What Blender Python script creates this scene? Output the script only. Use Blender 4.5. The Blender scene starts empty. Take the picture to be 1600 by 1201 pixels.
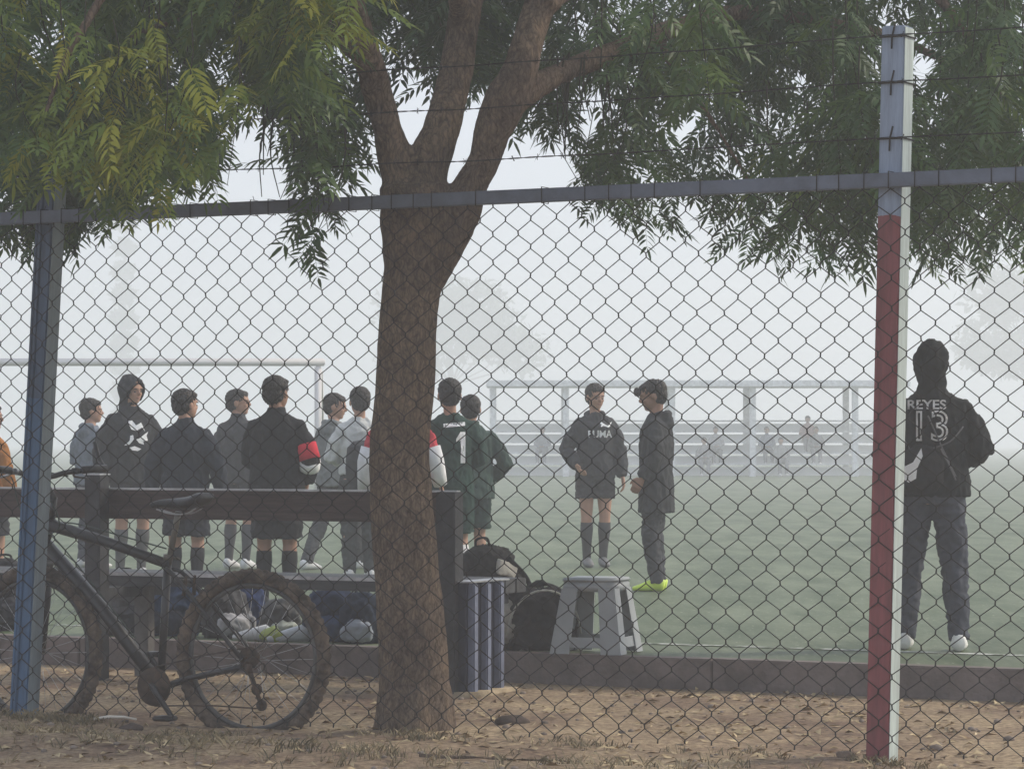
import bpy, bmesh, math, random
import numpy as np
from mathutils import Vector, Matrix, noise
from mathutils.bvhtree import BVHTree
R = math.radians
random.seed(7); rng = np.random.default_rng(7)
scn = bpy.context.scene
COL = scn.collection

# ------------------------------------------------------------------ camera, light, exposure
F = 5000.0; EYE = 1.29; HORIZON = 690.0          # focal length in photo pixels, eye height, horizon row
cam_d = bpy.data.cameras.new('camera'); cam = bpy.data.objects.new('camera', cam_d); COL.objects.link(cam)
cam.location = (0, 0, EYE); cam.rotation_euler = (R(90), 0, 0)
cam_d.sensor_width = 36; cam_d.lens = F / 1600 * 36; cam_d.shift_y = (HORIZON - 600.5) / 1600
cam_d.clip_start = .1; cam_d.clip_end = 1500
scn.camera = cam

SUN_EL, SUN_AZ = 34, 72                          # azimuth measured from straight ahead (+Y) towards the right (+X)
w = bpy.data.worlds.new('World'); scn.world = w; w.use_nodes = True
nt = w.node_tree; bg = nt.nodes['Background']
sky = nt.nodes.new('ShaderNodeTexSky'); sky.sky_type = 'NISHITA'; sky.sun_disc = False
sky.sun_elevation = R(SUN_EL); sky.sun_rotation = R(SUN_AZ)
sky.air_density = 1.0; sky.dust_density = 6.0; sky.ozone_density = 1.5
mx = nt.nodes.new('ShaderNodeMixRGB'); mx.inputs[0].default_value = .78
mx.inputs[2].default_value = (8.3, 9.1, 10.7, 1)   # overcast veil over the clear sky
nt.links.new(sky.outputs[0], mx.inputs[1]); nt.links.new(mx.outputs[0], bg.inputs[0])
bg.inputs[1].default_value = .08

sd = bpy.data.lights.new('sun', 'SUN'); so = bpy.data.objects.new('sun', sd); COL.objects.link(so)
sd.energy = 2.6; sd.angle = R(10); sd.color = (1, .90, .76)
az, el = R(SUN_AZ), R(SUN_EL)
to_sun = Vector((math.sin(az) * math.cos(el), math.cos(az) * math.cos(el), math.sin(el)))
so.rotation_euler = to_sun.to_track_quat('Z', 'Y').to_euler(); so.location = (20, 20, 30)

scn.view_settings.view_transform = 'Standard'; scn.view_settings.look = 'None'
scn.view_settings.gamma = 1; scn.view_settings.exposure = 0.47
scn.render.engine = 'CYCLES'
scn.cycles.use_denoising = True
scn.cycles.max_bounces = 8; scn.cycles.volume_bounces = 4; scn.cycles.transparent_max_bounces = 8
scn.cycles.diffuse_bounces = 3

# ------------------------------------------------------------------ helpers
def at(px, py, Y): return Vector(((px - 800) / F * Y, Y, EYE - (py - HORIZON) / F * Y))

def mat(name, col, rough=.8, var=.0, scale=8, bump=0.0, bscale=60, col2=None, stretch=(1, 1, 1), metal=0, spec=.3, detail=5, coord='Object', ramp=(.35, .65), sheen=0):
    m = bpy.data.materials.get(name)
    if m: return m
    m = bpy.data.materials.new(name); m.use_nodes = True
    n = m.node_tree.nodes; l = m.node_tree.links; b = n['Principled BSDF']
    b.inputs['Base Color'].default_value = (*col, 1); b.inputs['Roughness'].default_value = rough
    b.inputs['Metallic'].default_value = metal; b.inputs['Specular IOR Level'].default_value = spec
    if sheen: b.inputs['Sheen Weight'].default_value = sheen
    tc = n.new('ShaderNodeTexCoord'); mp = n.new('ShaderNodeMapping'); mp.inputs['Scale'].default_value = stretch
    l.new(tc.outputs[coord], mp.inputs[0])
    if var or col2:
        nz = n.new('ShaderNodeTexNoise'); nz.inputs['Scale'].default_value = scale; nz.inputs['Detail'].default_value = detail
        nz.inputs['Roughness'].default_value = .65
        l.new(mp.outputs[0], nz.inputs[0])
        cr = n.new('ShaderNodeValToRGB'); cr.color_ramp.elements[0].position, cr.color_ramp.elements[1].position = ramp
        c2 = col2 or tuple(min(1, c * (1 + var)) for c in col); c1 = col if col2 else tuple(c * (1 - var) for c in col)
        cr.color_ramp.elements[0].color = (*c1, 1); cr.color_ramp.elements[1].color = (*c2, 1)
        l.new(nz.outputs[0], cr.inputs[0]); l.new(cr.outputs[0], b.inputs['Base Color'])
    if bump:
        nb = n.new('ShaderNodeTexNoise'); nb.inputs['Scale'].default_value = bscale; nb.inputs['Detail'].default_value = 6
        l.new(mp.outputs[0], nb.inputs[0])
        bp = n.new('ShaderNodeBump'); bp.inputs['Strength'].default_value = bump; bp.inputs['Distance'].default_value = .01
        l.new(nb.outputs[0], bp.inputs['Height']); l.new(bp.outputs[0], b.inputs['Normal'])
    return m

def link(name, me, m=None, parent=None):
    o = bpy.data.objects.new(name, me); COL.objects.link(o)
    if m is not None: me.materials.append(m)
    if parent: o.parent = parent
    return o
def obj(name, bm, m, parent=None, smooth=True):
    me = bpy.data.meshes.new(name); bmesh.ops.recalc_face_normals(bm, faces=bm.faces[:]); bm.to_mesh(me); bm.free()
    if smooth:
        for p in me.polygons: p.use_smooth = True
    return link(name, me, m, parent)
def tag(o, label=None, cat=None, group=None, kind=None):
    if label: o['label'] = label
    if cat: o['category'] = cat
    if group: o['group'] = group
    if kind: o['kind'] = kind
    return o
def thing(name, label, cat, loc=(0, 0, 0), rz=0, group=None):
    o = bpy.data.objects.new(name, None); COL.objects.link(o); o.empty_display_size = .1
    o.location = loc; o.rotation_euler = (0, 0, rz)
    return tag(o, label, cat, group)
NB = bmesh.new
def box(bm, size, loc=(0, 0, 0), rot=None, bev=0):
    M = Matrix.Translation(loc) @ (rot.to_4x4() if rot else Matrix()) @ Matrix.Diagonal((*size, 1))
    r = bmesh.ops.create_cube(bm, size=1, matrix=M)
    if bev:
        es = list({e for v in r['verts'] for e in v.link_edges})
        bmesh.ops.bevel(bm, geom=es, offset=bev, segments=2, affect='EDGES', clamp_overlap=True)
def ell(bm, c, r, rot=None, u=18, v=12):
    M = Matrix.Translation(c) @ (rot.to_4x4() if rot else Matrix()) @ Matrix.Diagonal((*r, 1))
    bmesh.ops.create_uvsphere(bm, u_segments=u, v_segments=v, radius=1, matrix=M)
def loft(bm, pts, rads, seg=12, ref=(1, 0, 0), cap=True, close=False):
    pts = [Vector(p) for p in pts]; ref = Vector(ref); rings = []; n = len(pts)
    for i, p in enumerate(pts):
        if close: t = pts[(i + 1) % n] - pts[i - 1]
        else: t = pts[min(i + 1, n - 1)] - pts[max(i - 1, 0)]
        t = t.normalized(); a = ref - ref.dot(t) * t
        if a.length < .15: a = Vector((0, 1, 0)) - t.y * t
        if a.length < .15: a = Vector((0, 0, 1)) - t.z * t
        a.normalize(); b = t.cross(a)
        r = rads[i] if isinstance(rads, list) else rads
        ra, rb = r if isinstance(r, (tuple, list)) else (r, r)
        rings.append([bm.verts.new(p + a * ra * math.cos(k * 2 * math.pi / seg) + b * rb * math.sin(k * 2 * math.pi / seg)) for k in range(seg)])
    m = n if close else n - 1
    for i in range(m):
        A, B = rings[i], rings[(i + 1) % n]
        for k in range(seg): bm.faces.new((A[k], A[(k + 1) % seg], B[(k + 1) % seg], B[k]))
    if cap and not close:
        bm.faces.new(rings[0]); bm.faces.new(rings[-1][::-1])
def spline(pts, k=6):
    pts = [Vector(p) for p in pts]; P = [pts[0] * 2 - pts[1]] + pts + [pts[-1] * 2 - pts[-2]]; out = []
    for i in range(1, len(P) - 2):
        for j in range(k):
            t = j / k; a, b, c, d = P[i - 1:i + 3]
            out.append(.5 * ((2 * b) + (c - a) * t + (2 * a - 5 * b + 4 * c - d) * t * t + (-a + 3 * b - 3 * c + d) * t ** 3))
    out.append(pts[-1]); return out
def lerpl(vals, k):
    out = []
    for i in range(len(vals) - 1):
        for j in range(k): out.append(vals[i] + (vals[i + 1] - vals[i]) * j / k)
    return out + [vals[-1]]
def remesh(o, voxel, smooth=2, fac=.5):
    md = o.modifiers.new('r', 'REMESH'); md.mode = 'VOXEL'; md.voxel_size = voxel; md.use_smooth_shade = True
    if smooth:
        s = o.modifiers.new('s', 'SMOOTH'); s.iterations = smooth; s.factor = fac
    dg = bpy.context.evaluated_depsgraph_get(); me = bpy.data.meshes.new_from_object(o.evaluated_get(dg))
    o.modifiers.clear(); old = o.data; mats = list(old.materials); o.data = me
    me.materials.clear()
    for m in mats: me.materials.append(m)
    me.name = old.name; bpy.data.meshes.remove(old)
    me.polygons.foreach_set('use_smooth', [True] * len(me.polygons)); me.update()
    return o
def wrinkle(o, amp, sc=(14, 14, 9), seed=0):
    me = o.data; off = Vector((seed * 3.1, seed * 1.7, seed))
    co = [v.co.copy() for v in me.vertices]; no = [v.normal.copy() for v in me.vertices]
    for v, c, n in zip(me.vertices, co, no):
        q = Vector((c.x * sc[0], c.y * sc[1], c.z * sc[2])) + off
        f = noise.noise(q) + .5 * noise.noise(q * 2.3)
        f = -abs(f) * 1.6 + .35
        v.co = c + n * f * amp
    me.update()
def npmesh(name, V, faces_quads=None, tris=None):
    me = bpy.data.meshes.new(name)
    V = np.asarray(V, dtype=np.float32); me.vertices.add(len(V)); me.vertices.foreach_set('co', V.ravel())
    q = np.zeros((0, 4), int) if faces_quads is None else np.asarray(faces_quads); t = np.zeros((0, 3), int) if tris is None else np.asarray(tris)
    nl = q.size + t.size; me.loops.add(nl); me.loops.foreach_set('vertex_index', np.concatenate([q.ravel(), t.ravel()]).astype(np.int32))
    me.polygons.add(len(q) + len(t))
    st = np.concatenate([np.arange(len(q)) * 4, q.size + np.arange(len(t)) * 3]).astype(np.int32)
    me.polygons.foreach_set('loop_start', st)
    me.update(calc_edges=True); me.validate(); return me

# ------------------------------------------------------------------ setting
KY = R(27.2)                                                         # kerb / bench heading
KD = Vector((math.cos(KY), -math.sin(KY), 0)); KN = Vector((math.sin(KY), math.cos(KY), 0))   # along (to the right, nearer), across (away)
K0 = Vector((2.556, 15.97, 0))
def kpt(px, off=0, z=0):                                             # point in the kerb frame seen at column px
    s = (px - 800) / F; p = K0 + KN * off
    t = (s * p.y - p.x) / (KD.x - s * KD.y); q = p + KD * t; q.z = z; return q
FY = math.atan2(2.12, 3.72)
FD = Vector((-math.cos(FY), math.sin(FY), 0)); FN = Vector((math.sin(FY), math.cos(FY), 0))   # along to the left/away, across away
F0 = Vector((1.531, 12.89, 0))
def fpt(px, off=0, z=0):
    s = (px - 800) / F; p = F0 + FN * off
    t = (s * p.y - p.x) / (FD.x - s * FD.y); q = p + FD * t; q.z = z; return q

def ground_z(x, y):
    z = .018 * noise.noise(Vector((x * 1.3, y * 1.3, 0))) + .012 * noise.noise(Vector((x * 5, y * 5, 3)))
    d = math.exp(-(((x + 1.25) / .75) ** 2 + ((y - 14.6) / .7) ** 2)); z -= .05 * d
    d = math.exp(-(((x - (-.43)) / .45) ** 2 + ((y - 14.15) / .5) ** 2)); z += .03 * d
    rel = (Vector((x, y, 0)) - F0).dot(FN)                           # low bank of soil in front of the fence line
    z += .035 * math.exp(-((rel + 1.05) / .25) ** 2)
    rk = (Vector((x, y, 0)) - K0).dot(KN)
    if rk > -.5: z = z * max(0, min(1, -rk / .5)) - .01
    return z
dirt_m = mat('dirt', (.30, .20, .135), .95)
def make_dirt():
    n = dirt_m.node_tree.nodes; l = dirt_m.node_tree.links; b = n['Principled BSDF']
    tc = n.new('ShaderNodeTexCoord')
    def nz(s, d=8, r=.7):
        a = n.new('ShaderNodeTexNoise'); a.inputs['Scale'].default_value = s; a.inputs['Detail'].default_value = d; a.inputs['Roughness'].default_value = r
        l.new(tc.outputs['Object'], a.inputs[0]); return a
    def ramp(src, c0, c1, p0, p1):
        r = n.new('ShaderNodeValToRGB'); r.color_ramp.elements[0].position = p0; r.color_ramp.elements[1].position = p1
        r.color_ramp.elements[0].color = (*c0, 1); r.color_ramp.elements[1].color = (*c1, 1); l.new(src, r.inputs[0]); return r
    a = ramp(nz(1.1).outputs[0], (.215, .145, .105), (.49, .39, .265), .36, .62)
    c = ramp(nz(28).outputs[0], (.35, .3, .26), (1.5, 1.45, 1.35), .3, .72)
    m = n.new('ShaderNodeMixRGB'); m.blend_type = 'MULTIPLY'; m.inputs[0].default_value = 1
    l.new(a.outputs[0], m.inputs[1]); l.new(c.outputs[0], m.inputs[2]); l.new(m.outputs[0], b.inputs['Base Color'])
    bp = n.new('ShaderNodeBump'); bp.inputs['Strength'].default_value = .9; bp.inputs['Distance'].default_value = .03
    l.new(nz(38, 10).outputs[0], bp.inputs['Height']); l.new(bp.outputs[0], b.inputs['Normal'])
make_dirt()
# dirt: a fine sheet near the camera inside a coarse one, both one mesh
xs = np.concatenate([np.linspace(-200, -4.5, 14)[:-1], np.arange(-4.5, 4.5, .05), np.linspace(4.5, 200, 14)])
ys = np.concatenate([np.linspace(-50, 11, 8)[:-1], np.arange(11, 19.5, .05), [20, 25]])
def grid(name, xs, ys, fz, m):
    V = [(x, y, fz(x, y)) for y in ys for x in xs]; nx = len(xs)
    q = [(j * nx + i, j * nx + i + 1, (j + 1) * nx + i + 1, (j + 1) * nx + i) for j in range(len(ys) - 1) for i in range(nx - 1)]
    me = npmesh(name, V, q); me.polygons.foreach_set('use_smooth', [True] * len(me.polygons)); return link(name, me, m)
def dz(x, y):
    if abs(x) < 4.6 and 11 <= y < 19.5: return ground_z(x, y)
    rk = (Vector((x, y, 0)) - K0).dot(KN)
    return -.02 if rk > -.6 else 0
tag(grid('ground', xs, ys, dz, dirt_m), kind='structure')

# turf field beyond the kerb
turf_m = mat('turf', (.05, .085, .04), .9)
def make_turf():
    n = turf_m.node_tree.nodes; l = turf_m.node_tree.links; b = n['Principled BSDF']; tc = n.new('ShaderNodeTexCoord')
    mp = n.new('ShaderNodeMapping'); mp.inputs['Rotation'].default_value = (0, 0, KY); mp.inputs['Scale'].default_value = (2.2, .5, 1); l.new(tc.outputs['Object'], mp.inputs[0])
    a = n.new('ShaderNodeTexNoise'); a.inputs['Scale'].default_value = .9; a.inputs['Detail'].default_value = 8; a.inputs['Roughness'].default_value = .75; l.new(mp.outputs[0], a.inputs[0])
    r = n.new('ShaderNodeValToRGB'); e = r.color_ramp.elements; e[0].position = .36; e[1].position = .64
    e[0].color = (.050, .076, .034, 1); e[1].color = (.150, .176, .108, 1); b.inputs['Roughness'].default_value = .6; b.inputs['Specular IOR Level'].default_value = .12; b.inputs['Sheen Weight'].default_value = .0; b.inputs['Sheen Roughness'].default_value = .3; l.new(a.outputs[0], r.inputs[0])
    s = n.new('ShaderNodeTexNoise'); s.inputs['Scale'].default_value = 14; s.inputs['Detail'].default_value = 6; s.inputs['Roughness'].default_value = .7; l.new(mp.outputs[0], s.inputs[0])
    sr = n.new('ShaderNodeValToRGB'); sr.color_ramp.elements[0].position = .60; sr.color_ramp.elements[1].position = .70; l.new(s.outputs[0], sr.inputs[0])
    mx = n.new('ShaderNodeMixRGB'); mx.inputs[2].default_value = (.30, .33, .22, 1); l.new(sr.outputs[0], mx.inputs[0]); l.new(r.outputs[0], mx.inputs[1])
    l.new(mx.outputs[0], b.inputs['Base Color'])
    bp = n.new('ShaderNodeBump'); bp.inputs['Strength'].default_value = .25; bp.inputs['Distance'].default_value = .01; l.new(s.outputs[0], bp.inputs['Height']); l.new(bp.outputs[0], b.inputs['Normal'])
make_turf()
def strip(name, a0, a1, o0, o1, z, m, n=1, noisez=0):
    V = []; q = []
    for i in range(n + 1):
        p = K0 + KD * (a0 + (a1 - a0) * i / n)
        for o in (o0, o1): v = p + KN * o; V.append((v.x, v.y, z))
        if i: q.append((2 * i - 2, 2 * i, 2 * i + 1, 2 * i - 1))
    return link(name, npmesh(name, V, q), m)
tag(strip('field', -400, 60, .119, 560, .150, turf_m), kind='structure')
line_m = mat('worn_line_paint', (.09, .12, .07), .9, col2=(.62, .64, .6), scale=9, ramp=(.42, .6))
tag(strip('sideline_marking', -80, 20, 1.0, 1.09, .154, line_m), kind='structure')
conc = mat('kerb_concrete', (.17, .14, .13), .9, var=.3, scale=5, bump=.5, bscale=40)
bm = NB()
for k in range(-30, 8):                                              # kerb cast in lengths
    c = K0 + KD * (k * 2.0 + 1.3) + KN * .06
    box(bm, (1.992, .118, .30), (c.x, c.y, .155 - .15 + random.uniform(-.002, .002)), Matrix.Rotation(-KY, 3, 'Z'), .006)
tag(obj('kerb', bm, conc, smooth=False), kind='structure')

# ------------------------------------------------------------------ chain link fence
wire_m = mat('dark_wire', (.022, .020, .019), .75, var=.5, scale=6, spec=.15)
rail_m = mat('blue_grey_paint', (.105, .125, .165), .55, var=.25, scale=5, bump=.2)
fence = thing('chain_link_fence', 'chain link fence with painted posts, top rail and barbed wire in front of the tree', 'fence', F0)
def wob(u, v):
    return (.016 * noise.noise(Vector((u * .9, v * 1.1, 1))) + .004 * noise.noise(Vector((u * 5, v * 5, 9))),
            .020 * noise.noise(Vector((u * .8, v * .9, 5))) + .005 * noise.noise(Vector((u * 6, v * 6, 2))),
            .05 * noise.noise(Vector((u * .8, v * .7, 12))) * min(1, max(0, v)) * min(1, max(0, 2.33 - v)))
def fence_mesh():
    p = .1245; pv = .1235; r = .0023; V = []; Q = []; S = 5
    z0, z1 = -.02, 2.318; n = int((z1 - z0) / (pv / 2))
    for i in range(-int(2.6 / (p / 2)), int(7.2 / (p / 2))):
        pts = []
        for k in range(n + 1):
            left = (k + i) % 2 == 0
            uc = (i if left else i + 1) * p / 2; sgn = -1 if left else 1
            vc = z1 - k * pv / 2; hv = .0075
            du, dv, dd = wob(uc, vc); uu = uc + du + sgn * .0016; d0 = .002
            pts.append((uu, vc + dv + hv, dd + (d0 if (k + (0 if left else 1)) % 2 else -d0) * (1 if left else -1)))
            pts.append((uu, vc + dv - hv, dd - (d0 if (k + (0 if left else 1)) % 2 else -d0) * (1 if left else -1)))
        W = [FD * a + FN * c + Vector((0, 0, b)) for a, b, c in pts]
        base = len(V)
        for j, q in enumerate(W):
            t = (W[min(j + 1, len(W) - 1)] - W[max(j - 1, 0)]).normalized(); a = FN - FN.dot(t) * t; a.normalize(); b = t.cross(a)
            for s in range(S):
                th = s * 2 * math.pi / S; V.append(q + a * (r * math.cos(th)) + b * (r * math.sin(th)))
        for j in range(len(W) - 1):
            for s in range(S):
                Q.append((base + j * S + s, base + j * S + (s + 1) % S, base + (j + 1) * S + (s + 1) % S, base + (j + 1) * S + s))
    return npmesh('wire_mesh', [tuple(v) for v in V], Q)
link('wire_mesh', fence_mesh(), wire_m, fence)
bm = NB()
box(bm, (9.9, .05, .058), FD * 2.25 + Vector((0, 0, 2.343)), Matrix.Rotation(-FY, 3, 'Z'), .004)
obj('top_rail', bm, rail_m, fence, smooth=False)
bm = NB()                                                            # tie wires round the rail
for k in range(-22, 70):
    if random.random() < .25: continue
    c = FD * (k * .107 + random.uniform(-.01, .01)) + Vector((0, 0, 2.343)); h = .034; e = .0295
    P = [c + FN * e + Vector((0, 0, h)), c - FN * e + Vector((0, 0, h)), c - FN * e - Vector((0, 0, h)), c + FN * e - Vector((0, 0, h))]
    loft(bm, P, .0024, 5, ref=FD, close=True)
    if random.random() < .5: loft(bm, [c + Vector((0, 0, h)), c + Vector((random.uniform(-.01, .01), 0, h + .02))], .0014, 4)
tag(obj('tie_wire', bm, wire_m, fence), kind='stuff')
def post_mat(name, top, low, zc, right):
    m = bpy.data.materials.new(name); m.use_nodes = True; n = m.node_tree.nodes; l = m.node_tree.links; b = n['Principled BSDF']
    tc = n.new('ShaderNodeTexCoord'); sp = n.new('ShaderNodeSeparateXYZ'); l.new(tc.outputs['Object'], sp.inputs[0])
    nz = n.new('ShaderNodeTexNoise'); nz.inputs['Scale'].default_value = 14; nz.inputs['Detail'].default_value = 8; l.new(tc.outputs['Object'], nz.inputs[0])
    ad = n.new('ShaderNodeMath'); ad.operation = 'MULTIPLY_ADD'; ad.inputs[1].default_value = .05; l.new(nz.outputs[0], ad.inputs[0]); l.new(sp.outputs[2], ad.inputs[2])
    gt = n.new('ShaderNodeMath'); gt.operation = 'GREATER_THAN'; gt.inputs[1].default_value = zc + .025; l.new(ad.outputs[0], gt.inputs[0])
    m1 = n.new('ShaderNodeMixRGB'); l.new(gt.outputs[0], m1.inputs[0]); m1.inputs[1].default_value = (*low, 1); m1.inputs[2].default_value = (*top, 1)
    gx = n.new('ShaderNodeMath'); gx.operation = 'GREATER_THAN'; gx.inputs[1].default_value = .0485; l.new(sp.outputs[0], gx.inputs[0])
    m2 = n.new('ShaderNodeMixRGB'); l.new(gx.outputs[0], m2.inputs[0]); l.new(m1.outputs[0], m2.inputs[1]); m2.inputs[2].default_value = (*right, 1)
    # worn, streaky paint
    mp = n.new('ShaderNodeMapping'); mp.inputs['Scale'].default_value = (30, 30, 2.5); l.new(tc.outputs['Object'], mp.inputs[0])
    n2 = n.new('ShaderNodeTexNoise'); n2.inputs['Scale'].default_value = 1; n2.inputs['Detail'].default_value = 9; n2.inputs['Roughness'].default_value = .7; l.new(mp.outputs[0], n2.inputs[0])
    r = n.new('ShaderNodeValToRGB'); r.color_ramp.elements[0].position = .3; r.color_ramp.elements[1].position = .7
    r.color_ramp.elements[0].color = (.6, .6, .6, 1); r.color_ramp.elements[1].color = (1.25, 1.25, 1.25, 1); l.new(n2.outputs[0], r.inputs[0])
    m3 = n.new('ShaderNodeMixRGB'); m3.blend_type = 'MULTIPLY'; m3.inputs[0].default_value = 1; l.new(m2.outputs[0], m3.inputs[1]); l.new(r.outputs[0], m3.inputs[2])
    l.new(m3.outputs[0], b.inputs['Base Color']); b.inputs['Roughness'].default_value = .5
    bp = n.new('ShaderNodeBump'); bp.inputs['Strength'].default_value = .25; bp.inputs['Distance'].default_value = .005; l.new(n2.outputs[0], bp.inputs['Height']); l.new(bp.outputs[0], b.inputs['Normal'])
    return m
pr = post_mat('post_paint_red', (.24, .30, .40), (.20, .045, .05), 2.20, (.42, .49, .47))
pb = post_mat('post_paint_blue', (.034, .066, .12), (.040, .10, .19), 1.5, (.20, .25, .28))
def post(foot, lean, s, h, m, label, groove=False):
    bm = NB(); box(bm, (s, s, h + .3), (0, 0, (h - .3) / 2), None, .006)
    if groove:
        box(bm, (.012, .012, h + .2), (-.014, -s / 2 - .003, (h - .2) / 2), None, .003)
        box(bm, (.014, .006, h + .2), (-.04, -s / 2 - .001, (h - .2) / 2), None, .002)
    o = obj('post', bm, m, fence, smooth=False); o['label'] = label
    o.location = foot - F0; top = Vector((lean, 0, h)); q = Vector((0, 0, 1)).rotation_difference(top.normalized())
    o.rotation_euler = (q.to_matrix() @ Matrix.Rotation(-FY, 3, 'Z')).to_euler()
    return o
p1 = fpt(1378, .052); p2 = fpt(38, .05)
post(p1, .066, .102, 2.97, pr, 'red post with pale blue grey upper end')
post(p2, .158, .100, 2.97, pb, 'dark blue post', True)
post(F0 - FD * 4.0 + FN * .05, .03, .1, 2.97, pb, 'dark blue post')
for z in (2.513, 2.738, 2.925):                                      # clips holding the barbed wire on the near post
    bm = NB(); c = p1 - F0 + Vector((.066 * z / 2.97, 0, z)); e = .056
    loft(bm, [c - FN * e - FD * e, c - FN * e + FD * e, c + FN * e + FD * e, c + FN * e - FD * e], .0035, 5, ref=(0, 0, 1), close=True)
    loft(bm, [c - FN * e + Vector((.01, 0, .05)), c - FN * (e + .006), c - FN * e + Vector((-.004, 0, -.05))], .004, 5)
    obj('wire_clip', bm, wire_m, fence)
for zi, z in enumerate((2.513, 2.738, 2.925)):
    bm = NB(); P1 = []; P2 = []
    for k in range(0, 330):
        u = -2.6 + k * .03; sag = -.02 * math.sin(max(0, min(1, u / 4.2)) * math.pi) + .008 * noise.noise(Vector((u * 2, z, 0)))
        c = FD * u - FN * .012 + Vector((0, 0, z + sag + .006 * u)); th = k * 1.15
        P1.append(c + Vector((0, .0022 * math.sin(th), .0022 * math.cos(th)))); P2.append(c - Vector((0, .0022 * math.sin(th), .0022 * math.cos(th))))
        if k % 4 == 1:
            for j in range(2):
                d = Vector((random.uniform(-1, 1), random.uniform(-1, 1), random.choice((-1, 1)) * 1.3)).normalized() * .014
                loft(bm, [c - d, c + d], .0012, 4)
    loft(bm, P1, .0016, 4); loft(bm, P2, .0016, 4)
    obj('barbed_wire', bm, wire_m, fence)

# ------------------------------------------------------------------ neem tree
bark = bpy.data.materials.new('bark'); bark.use_nodes = True
def make_bark():
    n = bark.node_tree.nodes; l = bark.node_tree.links; b = n['Principled BSDF']; tc = n.new('ShaderNodeTexCoord')
    wz = n.new('ShaderNodeTexNoise'); wz.inputs['Scale'].default_value = 9; wz.inputs['Detail'].default_value = 5; l.new(tc.outputs['Object'], wz.inputs[0])
    wm = n.new('ShaderNodeMixRGB'); wm.blend_type = 'ADD'; wm.inputs[0].default_value = .09; l.new(tc.outputs['Object'], wm.inputs[1]); l.new(wz.outputs[1], wm.inputs[2])
    mp = n.new('ShaderNodeMapping'); mp.inputs['Scale'].default_value = (58, 58, 19); mp.inputs['Rotation'].default_value = (0, .12, 0); l.new(wm.outputs[0], mp.inputs[0])
    vo = n.new('ShaderNodeTexVoronoi'); vo.feature = 'DISTANCE_TO_EDGE'; vo.inputs['Scale'].default_value = 1; l.new(mp.outputs[0], vo.inputs[0])
    cr = n.new('ShaderNodeValToRGB'); cr.color_ramp.elements[0].position = 0; cr.color_ramp.elements[1].position = .22; l.new(vo.outputs[0], cr.inputs[0])
    a = n.new('ShaderNodeTexNoise'); a.inputs['Scale'].default_value = .8; a.inputs['Detail'].default_value = 10; a.inputs['Roughness'].default_value = .75; l.new(mp.outputs[0], a.inputs[0])
    hm = n.new('ShaderNodeMath'); hm.operation = 'MULTIPLY_ADD'; hm.inputs[1].default_value = .16; l.new(cr.outputs[0], hm.inputs[0]); l.new(a.outputs[0], hm.inputs[2])
    r = n.new('ShaderNodeValToRGB'); e = r.color_ramp.elements; e[0].position = .40; e[1].position = .80
    e[0].color = (.050, .038, .030, 1); e[1].color = (.25, .195, .150, 1); l.new(hm.outputs[0], r.inputs[0])
    c = n.new('ShaderNodeTexNoise'); c.inputs['Scale'].default_value = 3.2; c.inputs['Detail'].default_value = 4; l.new(tc.outputs['Object'], c.inputs[0])
    r2 = n.new('ShaderNodeValToRGB'); r2.color_ramp.elements[0].position = .35; r2.color_ramp.elements[1].position = .7
    r2.color_ramp.elements[0].color = (.75, .70, .68, 1); r2.color_ramp.elements[1].color = (1.25, 1.18, 1.05, 1); l.new(c.outputs[0], r2.inputs[0])
    m = n.new('ShaderNodeMixRGB'); m.blend_type = 'MULTIPLY'; m.inputs[0].default_value = 1; l.new(r.outputs[0], m.inputs[1]); l.new(r2.outputs[0], m.inputs[2]); l.new(m.outputs[0], b.inputs['Base Color'])
    bp = n.new('ShaderNodeBump'); bp.inputs['Strength'].default_value = .9; bp.inputs['Distance'].default_value = .014; l.new(hm.outputs[0], bp.inputs['Height']); l.new(bp.outputs[0], b.inputs['Normal'])
    b.inputs['Roughness'].default_value = .92; b.inputs['Specular IOR Level'].default_value = .15
make_bark()
TY = 14.27
tree = thing('neem_tree', 'neem tree with a stout forking brown trunk standing just behind the fence', 'tree', (-.43, TY, 0))
TO = Vector((-.43, TY, 0)); ppm = F / TY
def tp(px, py, dy=0): return at(px, py, TY + dy) - TO
def limb(bm, rows, ry=.95, k=5, seg=20):
    P = spline([tp(a, b, d) for a, b, wd, d in rows], k); W = lerpl([wd for a, b, wd, d in rows], k)
    loft(bm, P, [(x / 2 / ppm, x / 2 / ppm * ry) for x in W], seg)
bm = NB()
limb(bm, [(651, 1190, 150, 0), (650, 1150, 122, 0), (648, 1100, 114, 0), (645, 1000, 108, 0), (636, 900, 102, 0), (629, 800, 99, 0), (624, 700, 92, 0), (633, 600, 92, 0), (638, 500, 92, 0), (646, 420, 92, 0), (652, 350, 118, 0), (650, 290, 112, 0)])
limb(bm, [(664, 440, 60, 0), (700, 370, 66, -.02), (722, 330, 60, -.03), (734, 293, 54, -.05), (756, 250, 50, -.05), (769, 205, 58, -.05), (788, 155, 62, -.05), (812, 110, 54, -.05), (828, 55, 48, 0), (846, 0, 50, .05), (868, -70, 46, .1), (905, -250, 40, .3), (930, -500, 30, .5)])
limb(bm, [(640, 400, 80, 0), (652, 320, 78, .03), (667, 262, 70, .06), (690, 201, 62, .1), (703, 150, 56, .15), (714, 100, 54, .2), (729, 0, 52, .28), (745, -80, 50, .3), (770, -220, 42, .4), (790, -450, 30, .5)])
limb(bm, [(640, 330, 70, 0), (622, 262, 58, .05), (605, 201, 46, .02), (591, 150, 48, 0), (577, 100, 48, -.1), (550, 20, 46, -.25), (520, -80, 42, -.4), (470, -260, 36, -.6), (440, -450, 26, -.7)])
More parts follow.
